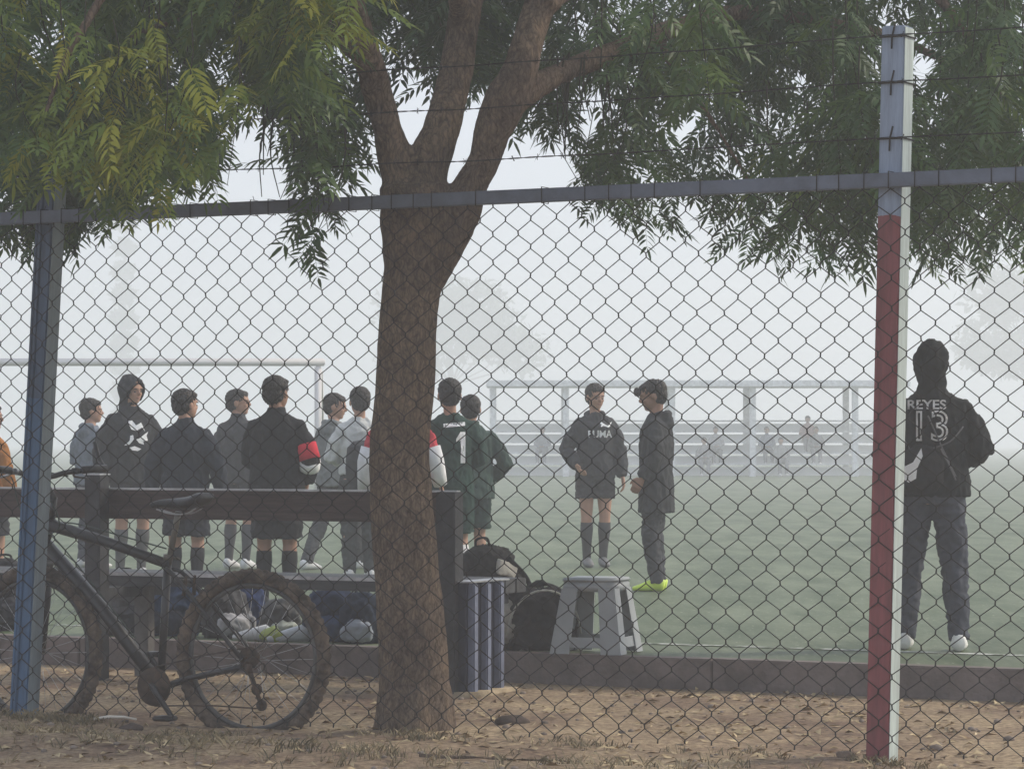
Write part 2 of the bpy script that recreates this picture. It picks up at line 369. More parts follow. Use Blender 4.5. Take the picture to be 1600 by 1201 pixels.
limb(bm, [(775, 200, 54, -.05), (806, 158, 44, -.05), (850, 128, 40, .05), (910, 100, 36, .2), (985, 72, 34, .4), (1060, 42, 32, .6), (1150, 20, 26, .9), (1260, 30, 22, 1.2), (1400, 60, 16, 1.6), (1540, 130, 10, 2.0)], seg=14)
limb(bm, [(720, 40, 36, .25), (705, -40, 28, -.1), (640, -120, 26, -.5), (420, -160, 22, -1.0), (230, -80, 18, -1.3), (120, 60, 12, -1.5), (70, 180, 8, -1.5)], seg=12)
limb(bm, [(555, 80, 34, -.1), (500, 30, 24, -.3), (420, 10, 20, -.5), (310, 20, 16, -.7), (200, 60, 11, -.9)], seg=12)
limb(bm, [(1020, 58, 22, .5), (1060, 110, 14, .55), (1120, 200, 10, .7), (1180, 300, 6, .8)], seg=10)
limb(bm, [(1150, -160, 30, .9), (1300, -120, 24, .6), (1450, -20, 18, .5), (1550, 120, 10, .7), (1600, 250, 6, .8)], seg=10)
limb(bm, [(850, 10, 40, 0), (1000, -110, 34, .5), (1150, -160, 30, .9)], seg=10)
for k in range(7):                                                   # root flare
    a = k * .9 + .3; d = Vector((math.cos(a), math.sin(a), 0))
    loft(bm, [d * .05 + Vector((0, 0, .42)), d * .12 + Vector((0, 0, .16)), d * .15 + Vector((0, 0, .0)), d * .19 + Vector((0, 0, -.12))], [.04, .055, .045, .03], 8)
trunk = obj('trunk', bm, bark, tree); remesh(trunk, .013, 3)
def bark_relief(o):
    me = o.data; co = [v.co.copy() for v in me.vertices]; no = [v.normal.copy() for v in me.vertices]
    for v, c, n in zip(me.vertices, co, no):
        q = Vector((c.x * 30, c.y * 30, c.z * 5)); f = noise.noise(q) + .7 * noise.noise(q * 2.1)
        g = noise.noise(Vector((c.x * 5, c.y * 5, c.z * 2.2)))
        v.co = c + n * (f * .0050 + g * .006)
    me.update()
bark_relief(trunk)

# foliage ------------------------------------------------------------
leaf_m = bpy.data.materials.new('neem_leaf'); leaf_m.use_nodes = True
def make_leaf():
    n = leaf_m.node_tree.nodes; l = leaf_m.node_tree.links; b = n['Principled BSDF']; out = n['Material Output']
    at_ = n.new('ShaderNodeAttribute'); at_.attribute_name = 'tint'
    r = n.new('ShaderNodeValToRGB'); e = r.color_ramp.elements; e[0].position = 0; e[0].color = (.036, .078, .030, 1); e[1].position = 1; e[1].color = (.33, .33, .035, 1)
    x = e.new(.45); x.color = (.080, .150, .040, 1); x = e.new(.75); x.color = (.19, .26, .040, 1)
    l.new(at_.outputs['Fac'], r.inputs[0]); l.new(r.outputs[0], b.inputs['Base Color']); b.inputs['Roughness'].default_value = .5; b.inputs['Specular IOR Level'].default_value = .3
    t = n.new('ShaderNodeBsdfTranslucent'); l.new(r.outputs[0], t.inputs[0]); m = n.new('ShaderNodeMixShader'); m.inputs[0].default_value = .3
    l.new(b.outputs[0], m.inputs[1]); l.new(t.outputs[0], m.inputs[2]); l.new(m.outputs[0], out.inputs[0])
make_leaf()
def leaf_template(L=.30, pairs=6, ll=.074, lw=.0080, droop=.5, seed=0):
    r = np.random.default_rng(seed); V = []; T = []; Q = []
    def curve(s): return np.array([0, s * L * (1 - .12 * droop * s), -droop * .3 * L * s * s])
    # rachis
    for k in range(5):
        c = curve(k / 4); wv = .0016 * (1 - .7 * k / 4); V += [c + [wv, 0, 0], c - [wv, 0, 0]]
        if k: Q.append((2 * k - 2, 2 * k - 1, 2 * k + 1, 2 * k))
    def leaflet(base, ang, ln, wd, tw, curl):
        d = np.array([math.sin(ang), math.cos(ang), 0.]); pn = np.array([math.cos(ang), -math.sin(ang), 0.]); up = np.array([0, 0, 1.])
        sd = math.copysign(1, ang) if ang else 0
        i = len(V)
        def P(s, o): return base + d * ln * s + pn * (o * wd) * math.cos(tw) + up * (o * wd * math.sin(tw) - curl * ln * s * s) + np.array([0, 1., 0]) * abs(sd) * ln * .28 * s * s
        V.extend([P(0, 0), P(.3, 1), P(.3, -1), P(.65, .85), P(.65, -.85), P(1, 0)])
        T.append((i, i + 2, i + 1)); Q.append((i + 1, i + 2, i + 4, i + 3)); T.append((i + 3, i + 4, i + 5))
    for k in range(pairs):
        s = .22 + .74 * k / (pairs - 1); ln = ll * (1 - .35 * abs(s - .5) * 1.6) * r.uniform(.85, 1.12)
        for sg in (-1, 1):
            leaflet(curve(s + r.uniform(-.02, .02)), sg * r.uniform(.85, 1.15), ln, lw, r.uniform(-.5, .5), r.uniform(.1, .45))
    leaflet(curve(1.), r.uniform(-.15, .15), ll * .9, lw, 0, .3)
    return np.array(V), np.array(Q), np.array(T)
templates = [leaf_template(pairs=p, droop=d, seed=i) for i, (p, d) in enumerate([(8, .3), (8, .7), (9, 1.0), (7, .5), (9, .15), (8, 1.3), (6, .8), (9, .6)])]
def build_leaves(name, items, m, parent):
    """items: (pos, forward dir, up dir, scale, tint)"""
    Vs = []; Qs = []; Ts = []; Tn = []; base = 0
    for i, (p, f, u, s, tint) in enumerate(items):
        V, Q, T = templates[i % len(templates)]
        f = f / np.linalg.norm(f); x = np.cross(f, u); x /= np.linalg.norm(x) + 1e-9; z = np.cross(x, f)
        W = (V[:, :1] * x + V[:, 1:2] * f + V[:, 2:] * z) * s + p
        Vs.append(W); Qs.append(Q + base); Ts.append(T + base); Tn.append(np.full(len(V), tint)); base += len(V)
    me = npmesh(name, np.concatenate(Vs), np.concatenate(Qs), np.concatenate(Ts))
    a = me.attributes.new('tint', 'FLOAT', 'POINT'); a.data.foreach_set('value', np.concatenate(Tn).astype(np.float32))
    return link(name, me, m, parent)
edge = [(-300, 400), (0, 395), (60, 420), (110, 405), (150, 360), (190, 345), (250, 362), (300, 335), (345, 318), (375, 290), (398, 250), (425, 300), (445, 410), (480, 436), (530, 415), (545, 330), (575, 300), (600, 240), (640, 232), (660, 215), (700, 200), (740, 180), (770, 215), (820, 225), (850, 240), (880, 300), (915, 345), (960, 335), (1000, 380), (1040, 420), (1080, 432), (1130, 405), (1180, 415), (1230, 430), (1300, 440), (1360, 430), (1420, 440), (1465, 455), (1500, 430), (1560, 415), (1620, 440), (1900, 430)]
ex, ey = zip(*edge)
gaps = [(400, 215, 32, 42, .95), (395, 262, 26, 30, 1), (640, 150, 34, 46, .75), (655, 205, 26, 40, 1), (725, 175, 16, 70, .8), (935, 165, 34, 42, .82), (905, 20, 34, 28, .75), (1088, 195, 26, 42, .72),
        (850, 270, 60, 50, .9), (740, 240, 70, 60, .97), (1010, 285, 22, 30, .6), (245, 172, 14, 24, .8), (75, 75, 16, 14, .8), (1045, 20, 30, 12, .6), (1160, 345, 22, 26, .7), (15, 210, 24, 26, .7), (60, 150, 20, 20, .5)]
def keep(P, r):
    px = 800 + F * P[0] / P[1]; py = HORIZON - F * (P[2] - EYE) / P[1]
    if py > np.interp(px, ex, ey) + r.normal(0, 5): return False
    if 50 < px < 135 and py > 280 and P[1] < 15.1: return False
    for gx, gy, rx, ry, pr in gaps:
        if ((px - gx) / rx) ** 2 + ((py - gy) / ry) ** 2 < r.uniform(.75, 1.25) and r.random() < pr: return False
    return True
items = []; twigs = NB()
def cluster(c, n, tint, sc=1.0, tw=None, spread=.34, hang=.75, check=True):
    """one hanging spray: a twig coming down to c with compound leaves round its last part"""
    a = rng.uniform(0, 2 * math.pi); ln = rng.uniform(.45, .8) * sc
    start = c + np.array([math.cos(a) * .35 * ln, math.sin(a) * .35 * ln, ln])
    mid = (start + c) / 2 + np.array([math.cos(a) * .1, math.sin(a) * .1, .05])
    pts = [start, mid, c]
    ok = 0
    for k in range(n):
        s = rng.uniform(.25, 1.0); q = (1 - s) ** 2 * start + 2 * s * (1 - s) * mid + s * s * c
        th = k * 2.4 + rng.uniform(-.4, .4); dn = rng.uniform(.2, 1.5) * hang
        f = np.array([math.cos(th), math.sin(th), -dn]); f /= np.linalg.norm(f)
        s_ = sc * rng.uniform(.75, 1.25)
        if check and not (keep(q + f * .16 * s_, rng) and keep(q + f * .3 * s_, rng)): continue
        u = np.array([rng.normal(0, .35), rng.normal(0, .35), 1.])
        items.append((q - np.array(TO), f, u, s_, float(np.clip(tint + rng.normal(0, .13), 0, 1)))); ok += 1
    if ok > 2 and (not check or keep(c, rng)):
        P = spline([Vector(p) - TO for p in pts], 3)
        loft(twigs, P, [.0042 * sc - .0004 * i for i in range(len(P))], 5)
def W(px, py, Y): return np.array(at(px, py, Y))
# (px range, py range, depth range, count, tint)
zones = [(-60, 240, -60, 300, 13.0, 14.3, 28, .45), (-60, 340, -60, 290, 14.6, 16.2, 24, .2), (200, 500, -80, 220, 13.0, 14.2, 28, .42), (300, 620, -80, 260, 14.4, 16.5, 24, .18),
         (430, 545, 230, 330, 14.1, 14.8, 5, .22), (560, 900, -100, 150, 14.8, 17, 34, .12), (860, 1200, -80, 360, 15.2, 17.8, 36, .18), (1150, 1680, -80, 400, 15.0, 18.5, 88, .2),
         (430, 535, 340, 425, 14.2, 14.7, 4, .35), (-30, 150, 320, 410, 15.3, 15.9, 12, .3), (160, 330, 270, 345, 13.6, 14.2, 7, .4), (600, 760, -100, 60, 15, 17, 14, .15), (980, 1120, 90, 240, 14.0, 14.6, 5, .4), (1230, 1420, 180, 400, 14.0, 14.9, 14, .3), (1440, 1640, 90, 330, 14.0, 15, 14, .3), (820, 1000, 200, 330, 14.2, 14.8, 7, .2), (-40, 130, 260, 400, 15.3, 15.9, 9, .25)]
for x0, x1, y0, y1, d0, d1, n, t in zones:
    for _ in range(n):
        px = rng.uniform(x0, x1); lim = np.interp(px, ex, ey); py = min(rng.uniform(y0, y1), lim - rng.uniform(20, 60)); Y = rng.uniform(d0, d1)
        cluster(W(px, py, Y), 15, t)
# bright young sprays at the upper left
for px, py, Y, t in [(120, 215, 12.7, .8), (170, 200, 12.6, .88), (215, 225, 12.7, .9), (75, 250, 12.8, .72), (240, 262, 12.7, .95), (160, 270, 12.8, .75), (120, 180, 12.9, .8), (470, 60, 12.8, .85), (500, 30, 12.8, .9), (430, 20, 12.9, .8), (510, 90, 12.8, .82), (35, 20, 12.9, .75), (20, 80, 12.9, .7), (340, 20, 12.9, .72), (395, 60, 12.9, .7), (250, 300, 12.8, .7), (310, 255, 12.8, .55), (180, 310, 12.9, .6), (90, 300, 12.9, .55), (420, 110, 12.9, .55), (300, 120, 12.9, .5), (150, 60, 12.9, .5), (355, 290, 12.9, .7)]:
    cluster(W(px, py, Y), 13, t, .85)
# the crown above the picture and towards the sides
for _ in range(260):
    a = rng.uniform(0, 2 * math.pi); r_ = 3.9 * math.sqrt(rng.random()); z = 3.35 + 2.9 * rng.random() * (1 - (r_ / 4.6) ** 2) + .1
    cluster(np.array([TO.x + .5 + math.cos(a) * r_ * 1.15, TO.y + .4 + math.sin(a) * r_, z]), 13, .2, 1.15, check=False)
build_leaves('crown', items, leaf_m, tree)
for k in range(26):                                                  # bare hanging twigs under the side limb
    px = random.choice((random.uniform(870, 1010), random.uniform(400, 470), random.uniform(880, 960))); y0 = random.uniform(80, 130) if px > 800 else random.uniform(150, 190); ln = random.uniform(60, 150)
    Y = TY + random.uniform(.05, .3); a = at(px, y0, Y) - TO; b = at(px + random.uniform(-12, 12), y0 + ln, Y) - TO; c = (a + b) / 2 + Vector((random.uniform(-.03, .03), 0, 0))
    loft(twigs, spline([a, c, b], 4), [.005 - .0004 * i for i in range(9)], 4)
obj('twigs', twigs, mat('twig_bark', (.035, .034, .022), .9), tree)['kind'] = 'stuff'

# ------------------------------------------------------------------ people
SKIN = [mat('skin_tan', (.36, .20, .135), .6, var=.1, spec=.35), mat('skin_brown', (.27, .145, .095), .6, var=.1, spec=.35)]
HAIR = mat('dark_hair', (.018, .014, .012), .6, var=.3, scale=40, bump=.8, bscale=120)
EYE_M = mat('eye_dark', (.02, .015, .012), .3); LIP = mat('lips', (.27, .11, .09), .6)
def cloth(name, col, **k): return mat(name, col, k.pop('rough', .9), var=.18, scale=7, bump=.35, bscale=220, spec=.15, **k)
def decal(kind, parent, top, H, x0, z0, size, m, front=False, text=None, polys=None, name='print', outline=0, wide=1.0):
    if text is not None:
        cu = bpy.data.curves.new(name, 'FONT'); cu.body = text; cu.align_x = 'CENTER'; cu.align_y = 'CENTER'; cu.size = size * 1.4
        cu.resolution_u = 6
        if outline: cu.fill_mode = 'NONE'; cu.bevel_depth = outline; cu.bevel_resolution = 0
        else: cu.extrude = .0008; cu.offset = size * .03
        to = bpy.data.objects.new('t', cu); COL.objects.link(to); dg = bpy.context.evaluated_depsgraph_get()
        me = bpy.data.meshes.new_from_object(to.evaluated_get(dg)); bpy.data.objects.remove(to)
        bm = NB(); bm.from_mesh(me); bpy.data.meshes.remove(me)
    else:
        bm = NB()
        for P in polys:
            r = bmesh.ops.extrude_face_region(bm, geom=[bm.faces.new([bm.verts.new((a * size, b * size, 0)) for a, b in P])])
            for v in r['geom']:
                if isinstance(v, bmesh.types.BMVert): v.co.z += .001
        bmesh.ops.triangulate(bm, faces=bm.faces[:])
    bmesh.ops.subdivide_edges(bm, edges=[e for e in bm.edges if e.calc_length() > .02], cuts=2)
    tm = NB(); tm.from_mesh(top.data); bvh = BVHTree.FromBMesh(tm); tm.free()
    s = -1 if front else 1
    for v in bm.verts:
        x = x0 + v.co.x * wide * s; z = z0 + v.co.y; off = v.co.z
        hit = bvh.ray_cast(Vector((x, -s * 1.0, z)), Vector((0, s, 0)))[0]
        y = hit.y if hit else 0
        v.co = (x, y - s * (.009 + abs(off)), z)
    return obj(name, bm, m, top, smooth=False)

ARMS = dict(down=((.150, -.015, .635), (.160, .03, .495)), pockets=((.168, -.035, .64), (.125, .075, .555)), crossed=((.150, .035, .645), (-.03, .135, .665)),
            front=((.148, .02, .64), (.045, .125, .60)), back=((.150, -.05, .635), (.035, -.105, .545)), hips=((.185, -.03, .655), (.105, .02, .57)), held=((.145, .03, .635), (.06, .15, .66)))
def person(label, px, feet, H, yaw, top='jacket', topc=(.03, .03, .033), bot='shorts', botc=(.025, .025, .03), sock=(.02, .02, .022), shoe=(.6, .6, .6), hood=None,
           arms=('down', 'down'), head=0, nod=0, stance=.055, step=0, skin=0, hair=True, hem=.475, knees=None, sleeve=True, build=1.0, Y=None, pz=.5, face=False, seated=False, vox=.0065, group=None, loc=None, quiff=False, short=.86):
    """one person; yaw 0 shows the back, 180 faces the camera, -90 faces right. Proportions are fractions of the height."""
    if loc is None:
        if Y is None: Y = F * (EYE - .155) / (feet - HORIZON)
        loc = at(px, feet, Y); loc.z = .152
    root = thing('person', label, 'person', loc, R(yaw), group)
    S = H; V = lambda x, y, z: Vector((x * S, y * S, z * S))
    sk = SKIN[skin]; dz_ = pz - .5; b = build; nod = R(nod)
    sh = [V(-.097 * b, -.005, .793 + dz_), V(.097 * b, -.005, .793 + dz_)]
    el_, wr = [], []
    for i, s in enumerate((-1, 1)):
        e, w_ = ARMS[arms[i]] if isinstance(arms[i], str) else arms[i]
        el_.append(V(s * e[0] * b, e[1], e[2] + dz_)); wr.append(V(s * w_[0] * b, w_[1], w_[2] + dz_))
    hips = [V(-.05, 0, pz), V(.05, 0, pz)]; kn, an = [], []
    for i, s in enumerate((-1, 1)):
        if seated: kn.append(V(s * .075, .235, pz + .005)); an.append(V(s * .07, .225, pz - .24))
        else:
            st = step * s; an.append(V(s * stance, st - .01, .045)); kn.append(V(s * (stance * .5 + .028), st * .5 + .018 + max(0, -st) * .1, .275))
    HR = Matrix.Rotation(R(head), 3, 'Z') @ Matrix.Rotation(-nod, 3, 'X'); HC = V(0, .012 + .03 * math.sin(nod), .928 + dz_); hs = S * (1.0 if H > 1.62 else 1.06)
    HP = lambda x, y, z: HC + HR @ Vector((x * hs, y * hs, z * hs))
    # body: one continuous skin
    bm = NB()
    loft(bm, [V(0, 0, .475 + dz_), V(0, 0, .53 + dz_), V(0, 0, .60 + dz_), V(0, 0, .70 + dz_), V(0, 0, .775 + dz_), V(0, 0, .82 + dz_), V(0, 0, .845 + dz_)], [(x * S * b, y * S) for x, y in ((.06, .045), (.085, .058), (.07, .05), (.083, .056), (.082, .05), (.05, .038), (.03, .03))], 16)
    loft(bm, [V(0, -.004, .81 + dz_), V(0, .0, .85 + dz_), HP(0, -.012, -.045), HP(0, -.008, 0)], [(.036 * S, .036 * S), (.030 * S, .031 * S), (.029 * S, .032 * S), (.025 * S, .03 * S)], 14)
    ell(bm, HP(0, -.006, .018), (.0455 * hs, .056 * hs, .052 * hs), HR); ell(bm, HP(0, .010, -.018), (.037 * hs, .042 * hs, .046 * hs), HR)
    ell(bm, HP(0, .030, -.046), (.020 * hs, .017 * hs, .015 * hs), HR); ell(bm, HP(0, .054, -.008), (.0085 * hs, .012 * hs, .011 * hs), HR, 8, 6); ell(bm, HP(0, .049, .004), (.006 * hs, .008 * hs, .014 * hs), HR, 8, 6)
    ell(bm, HP(0, .038, .018), (.036 * hs, .014 * hs, .008 * hs), HR, 12, 8)
    for s in (-1, 1):
        ell(bm, HP(s * .047, -.008, -.004), (.006 * hs, .012 * hs, .018 * hs), HR, 10, 8)
        ell(bm, HP(s * .022, .036, -.012), (.012 * hs, .010 * hs, .010 * hs), HR, 8, 6)
    for i, s in enumerate((-1, 1)):
        A, E, Wr = sh[i], el_[i], wr[i]
        loft(bm, [V(s * .05, 0, .785 + dz_), A + V(-s * .01, 0, -.008), A.lerp(E, .5), E, E.lerp(Wr, .35), Wr], [r * S for r in (.028, .028, .025, .021, .0225, .0145)], 10)
        fd = (Wr - E).normalized(); side = V(1, 0, 0).normalized(); pal = fd.cross(Vector((s, 0, 0))); pal = pal.normalized() if pal.length > .1 else Vector((0, 0, 1))
        # hand: palm wide across 'ac', thin across the body side; five fingers
        ac = Vector((0, 1, 0)) - fd.y * fd; ac = ac.normalized() if ac.length > .2 else Vector((0, 0, 1)); th = fd.cross(ac)
        if th.x * s > 0: th = -th                                  # palm side towards the body
        loft(bm, [Wr, Wr + fd * .02 * S, Wr + fd * .048 * S, Wr + fd * .058 * S], [(.014 * S, .010 * S), (.021 * S, .010 * S), (.025 * S, .009 * S), (.022 * S, .008 * S)], 10, ref=ac)
        for k, (o, ln) in enumerate(((-.0185, .036), (-.0062, .044), (.0062, .047), (.0185, .041))):
            p0 = Wr + fd * .05 * S + ac * o * S; p1 = p0 + fd * ln * .5 * S + th * .006 * S; p2 = p1 + (fd * .6 + th * .75).normalized() * ln * .5 * S
            loft(bm, [p0, p1, p2], [.0062 * S, .0056 * S, .0045 * S], 6)
        p0 = Wr + fd * .014 * S + ac * .017 * S; loft(bm, [p0, p0 + (fd + ac * .8) .normalized() * .024 * S, p0 + (fd * 1.1 + ac * .45).normalized() * .048 * S + th * .006 * S], [.0085 * S, .0072 * S, .0055 * S], 6)
        loft(bm, [hips[i] + V(0, 0, .03), hips[i], hips[i].lerp(kn[i], .45), kn[i], kn[i].lerp(an[i], .3), kn[i].lerp(an[i], .7), an[i]], [r * S for r in (.05, .052, .043, .031, .0325, .022, .019)], 12)
        loft(bm, [an[i], an[i] + V(0, -.012, -.02), an[i] + V(0, .04, -.028), an[i] + V(0, .10, -.035)], [(.02 * S, .02 * S), (.02 * S, .024 * S), (.024 * S, .016 * S), (.02 * S, .008 * S)], 8)
    body = obj('body', bm, sk, root); remesh(body, vox * H / 1.6, 2, .45)
    # top
    tc = cloth('cloth_%.3f_%.3f_%.3f' % topc, topc)
    bm = NB(); lo = .012 if top == 'jersey' else .020
    Z = [hem, hem + .05, .60, .70, .77, .81, .832, .848]; Wd = [.098 + lo, .096 + lo, .086 + lo, .092 + lo, .098 + lo * .6, .086 + lo * .4, .060, .040]; Dp = [.066 + lo, .064 + lo, .058 + lo, .062 + lo, .058 + lo * .8, .050, .043, .038]
    loft(bm, [V(0, -.002, z + dz_) for z in Z], [(x * S * b, y * S) for x, y in zip(Wd, Dp)], 22)
    sl = 1.0 if sleeve else .0
    for i, s in enumerate((-1, 1)):
        A, E, Wr = sh[i], el_[i], wr[i]
        r = [.034, .038, .038 + lo * .3, .034 + lo * .4, .031 + lo * .4, .026 + lo * .3]
        if sleeve:
            P = [V(s * .045, 0, .795 + dz_), A + V(-s * .014, 0, -.006), A.lerp(E, .5), E, E.lerp(Wr, .5), E.lerp(Wr, .93)]
            if top != 'jersey': P[5] = E.lerp(Wr, .97)
        else: P = [V(s * .045, 0, .795 + dz_), A + V(-s * .014, 0, -.006), A.lerp(E, .3), A.lerp(E, .7)]; r = [.034, .038, .042, .044]
        loft(bm, P, [q * S for q in r[:len(P)]], 12)
        if sleeve and top != 'jersey': loft(bm, [E.lerp(Wr, .88), E.lerp(Wr, 1.02)], [.024 * S, .022 * S], 10)
    if hood == 'down':
        for a in range(9):
            th = R(200 + a * 17.5); ell(bm, V(.042 * math.cos(th), -.012 + .045 * math.sin(th), .842 + dz_ - .006 * math.cos(th) ** 2), (.022 * S, .022 * S, .020 * S), None, 8, 6)
        ell(bm, V(0, -.062, .80 + dz_), (.045 * S, .022 * S, .045 * S))
    elif hood == 'up':
        ell(bm, HP(0, -.018, .006), (.062 * hs, .061 * hs, .067 * hs), HR); ell(bm, HP(0, -.030, .034), (.046 * hs, .048 * hs, .050 * hs), HR)
        loft(bm, [V(0, -.012, .815 + dz_), HP(0, -.025, -.075), HP(0, -.02, -.02)], [(.060 * S, .045 * S), (.046 * S, .042 * S), (.053 * S, .046 * S)], 14)
        if face: ell(bm, HP(0, -.002, .006), (.060 * hs, .068 * hs, .072 * hs), HR)
    elif top == 'jacket':
        loft(bm, [V(0, -.002, .825 + dz_), V(0, .0, .868 + dz_)], [(.044 * S, .042 * S), (.037 * S, .038 * S)], 14)
    tp_ = obj('hoodie' if hood else ('jersey' if top == 'jersey' else 'jacket'), bm, tc, root); remesh(tp_, .009 * H / 1.6, 3, .5); wrinkle(tp_, .017 * S / 1.6, (13, 13, 8), seed=px * .1 if px else 1)
    bm = NB(); bm.free()
    if hood == 'up' and face:                                       # cut the face opening out of the hood
        bm = NB(); bm.from_mesh(tp_.data); inv = HR.inverted(); kill = []
        for v in bm.verts:
            q = inv @ (v.co - HC) / hs
            if q.y > .012 and (q.x / .040) ** 2 + ((q.z + .004) / .056) ** 2 < 1: kill.append(v)
        bmesh.ops.delete(bm, geom=kill, context='VERTS'); bm.to_mesh(tp_.data); bm.free()
    # lower garment
    bc = cloth('cloth_%.3f_%.3f_%.3f' % botc, botc); bm = NB()
    loft(bm, [V(0, 0, .60 + dz_), V(0, -.002, .54 + dz_), V(0, -.004, .475 + dz_)], [(.084 * S * b, .062 * S), (.100 * S * b, .075 * S), (.094 * S * b, .073 * S)], 16)
    for i, s in enumerate((-1, 1)):
        Hh, K, A = hips[i], kn[i], an[i]
        if bot == 'shorts': loft(bm, [Hh + V(0, 0, .04), Hh, Hh.lerp(K, short * .58), Hh.lerp(K, short)], [r * S for r in (.056, .060, .060, .062)], 14)
        else: loft(bm, [Hh + V(0, 0, .04), Hh, Hh.lerp(K, .5), K, K.lerp(A, .35), K.lerp(A, .8), A + V(0, 0, -.008)], [r * S for r in (.054, .058, .053, .045, .043, .036, .034)], 14)
    pn = obj('shorts' if bot == 'shorts' else 'trousers', bm, bc, root); remesh(pn, .009 * H / 1.6, 2, .5); wrinkle(pn, .015 * S / 1.6, (12, 12, 15), seed=H * 7)
    if sock and bot == 'shorts':
        for i in (0, 1):
            bm = NB(); K, A = kn[i], an[i]
            loft(bm, [K.lerp(A, .12), K.lerp(A, .3), K.lerp(A, .65), A, A + V(0, .0, -.02)], [r * S for r in (.0335, .0355, .0265, .0225, .024)], 12); obj('sock', bm, cloth('cloth_%.3f_%.3f_%.3f' % sock, sock), root)
    sm = mat('shoe_%.2f_%.2f_%.2f' % shoe, shoe, .5, var=.15, bump=.2)
    for i in (0, 1):
        bm = NB(); A = an[i]
        loft(bm, [A + V(0, -.035, -.018), A + V(0, -.018, -.014), A + V(0, .03, -.018), A + V(0, .075, -.028), A + V(0, .115, -.034)], [(.018 * S, .026 * S), (.025 * S, .032 * S), (.027 * S, .028 * S), (.029 * S, .018 * S), (.018 * S, .010 * S)], 12)
        for v in bm.verts: v.co.z = max(v.co.z, .001 if not seated else v.co.z)
        obj('shoe', bm, sm, root)
    if hair and hood != 'up':
        bm = NB(); hv = random.uniform(-.003, .005); ell(bm, HP(0, -.015, .026), ((.0515 + hv * .5) * hs, .060 * hs, (.051 + hv) * hs), HR, 24, 16); ell(bm, HP(0, -.030, .0), (.047 * hs, .040 * hs, .048 * hs), HR, 20, 12)
        ell(bm, HP(0, .022, .046), (.040 * hs, .026 * hs, .018 * hs), HR, 16, 10)
        if quiff: ell(bm, HP(0, .060, .034), (.024 * hs, .016 * hs, .020 * hs), HR, 16, 10)
        h = obj('hair', bm, HAIR, root); remesh(h, .006, 1, .5); wrinkle(h, .013, (48, 48, 22), seed=H * 3 + head)
    if hood == 'up' and face:
        bm = NB(); ell(bm, HP(0, .020, .034), (.040 * hs, .026 * hs, .018 * hs), HR, 16, 10); obj('hair', bm, HAIR, root)
    if face:
        for s in (-1, 1):
            bm = NB(); ell(bm, HP(s * .0185, .0445, -.001), (.0075 * hs, .0035 * hs, .0040 * hs), HR, 10, 6); obj('eye', bm, EYE_M, root)
            bm = NB(); ell(bm, HP(s * .019, .0500, .013), (.011 * hs, .0035 * hs, .0022 * hs), HR, 10, 6); obj('eyebrow', bm, HAIR, root)
        bm = NB(); ell(bm, HP(0, .0475, -.030), (.0125 * hs, .005 * hs, .0036 * hs), HR, 10, 6); obj('mouth', bm, LIP, root)
    return dict(root=root, body=body, top=tp_, pants=pn, sh=sh, el=el_, wr=wr, S=S, V=V, HP=HP, hs=hs, HR=HR, dz=dz_)
WHITE = mat('print_white', (.88, .88, .88), .7)

# far right: hooded figure with name and number
d = person('person in black hood lettered REYES 13 with a drawstring bag, beside the red post', 1456, 1014, 1.68, -8, 'jacket', (.016, .018, .02), 'trousers', (.060, .066, .085), shoe=(.75, .75, .72), hood='up', arms=('front', ((.150, .02, .645), (.09, .13, .62))), stance=.088, step=-.045, hem=.50, build=1.08, vox=.0055)
decal('t', None, d['top'], 0, -.028, 1.338, .050, WHITE, text='REYES', name='name_lettering', wide=1.15)
decal('t', None, d['top'], 0, -.012, 1.215, .160, WHITE, text='13', name='number_print', outline=.0055, wide=1.0)
bm = NB(); S = d['S']
loft(bm, [(-.05, -.165, 1.12), (-.06, -.18, 1.04), (-.06, -.185, .92), (-.055, -.17, .86)], [(.05, .02), (.13, .04), (.125, .055), (.08, .03)], 18)
bag = obj('drawstring_bag', bm, cloth('bag_black', (.02, .02, .022)), d['root']); remesh(bag, .01, 2); wrinkle(bag, .010, (16, 16, 10), 4)
for pts in ([(-.12, -.15, 1.10), (-.155, -.14, 1.16), (-.17, -.10, 1.20)], [(.0, -.16, 1.10), (.10, -.155, 1.14), (.17, -.10, 1.22)], [(.05, -.19, 1.10), (.10, -.17, 1.0), (.13, -.15, .93)], [(-.02, -.165, 1.28), (.05, -.16, 1.12), (.13, -.15, .95)]):
    bm = NB(); loft(bm, spline([Vector(p) for p in pts], 5), .0045, 6); obj('bag_cord', bm, cloth('cord_grey', (.12, .12, .13)), d['root'])
decal('p', None, bag, 0, -.115, 1.0, .11, WHITE, polys=[[(-.55, .35), (-.25, .05), (.15, .25), (.55, .95), (.62, .55), (.35, -.05), (.30, -.55), (-.05, -.75), (-.5, -.5), (-.42, -.1)]], name='bag_emblem')

CAT = [[(-.95, .62), (-.7, .55), (-.45, .3), (-.1, .12), (.2, 0), (.45, .05), (.62, .3), (.95, .62), (1.0, .55), (.72, .1), (.55, -.15), (.35, -.3), (.2, -.28), (-.1, -.15), (-.55, -.05), (-.8, -.22), (-.92, -.1), (-.75, .1), (-.95, .3)]]
d = person('person in dark sweatshirt with white PUMA lettering, bare knees and long socks, facing the camera', 930, 885, 1.66, 188, 'jacket', (.035, .036, .04), 'shorts', (.035, .035, .037), sock=(.05, .05, .052), shoe=(.12, .12, .12), hood='down', arms=('down', 'pockets'), head=18, nod=8, stance=.045, hem=.50, face=True, build=.92, short=.55)
decal('t', None, d['top'], 0, -.025, 1.205, .064, WHITE, front=True, text='PUMA', name='lettering', wide=.95)
decal('p', None, d['top'], 0, -.085, 1.285, .06, WHITE, front=True, polys=CAT, name='cat_emblem')
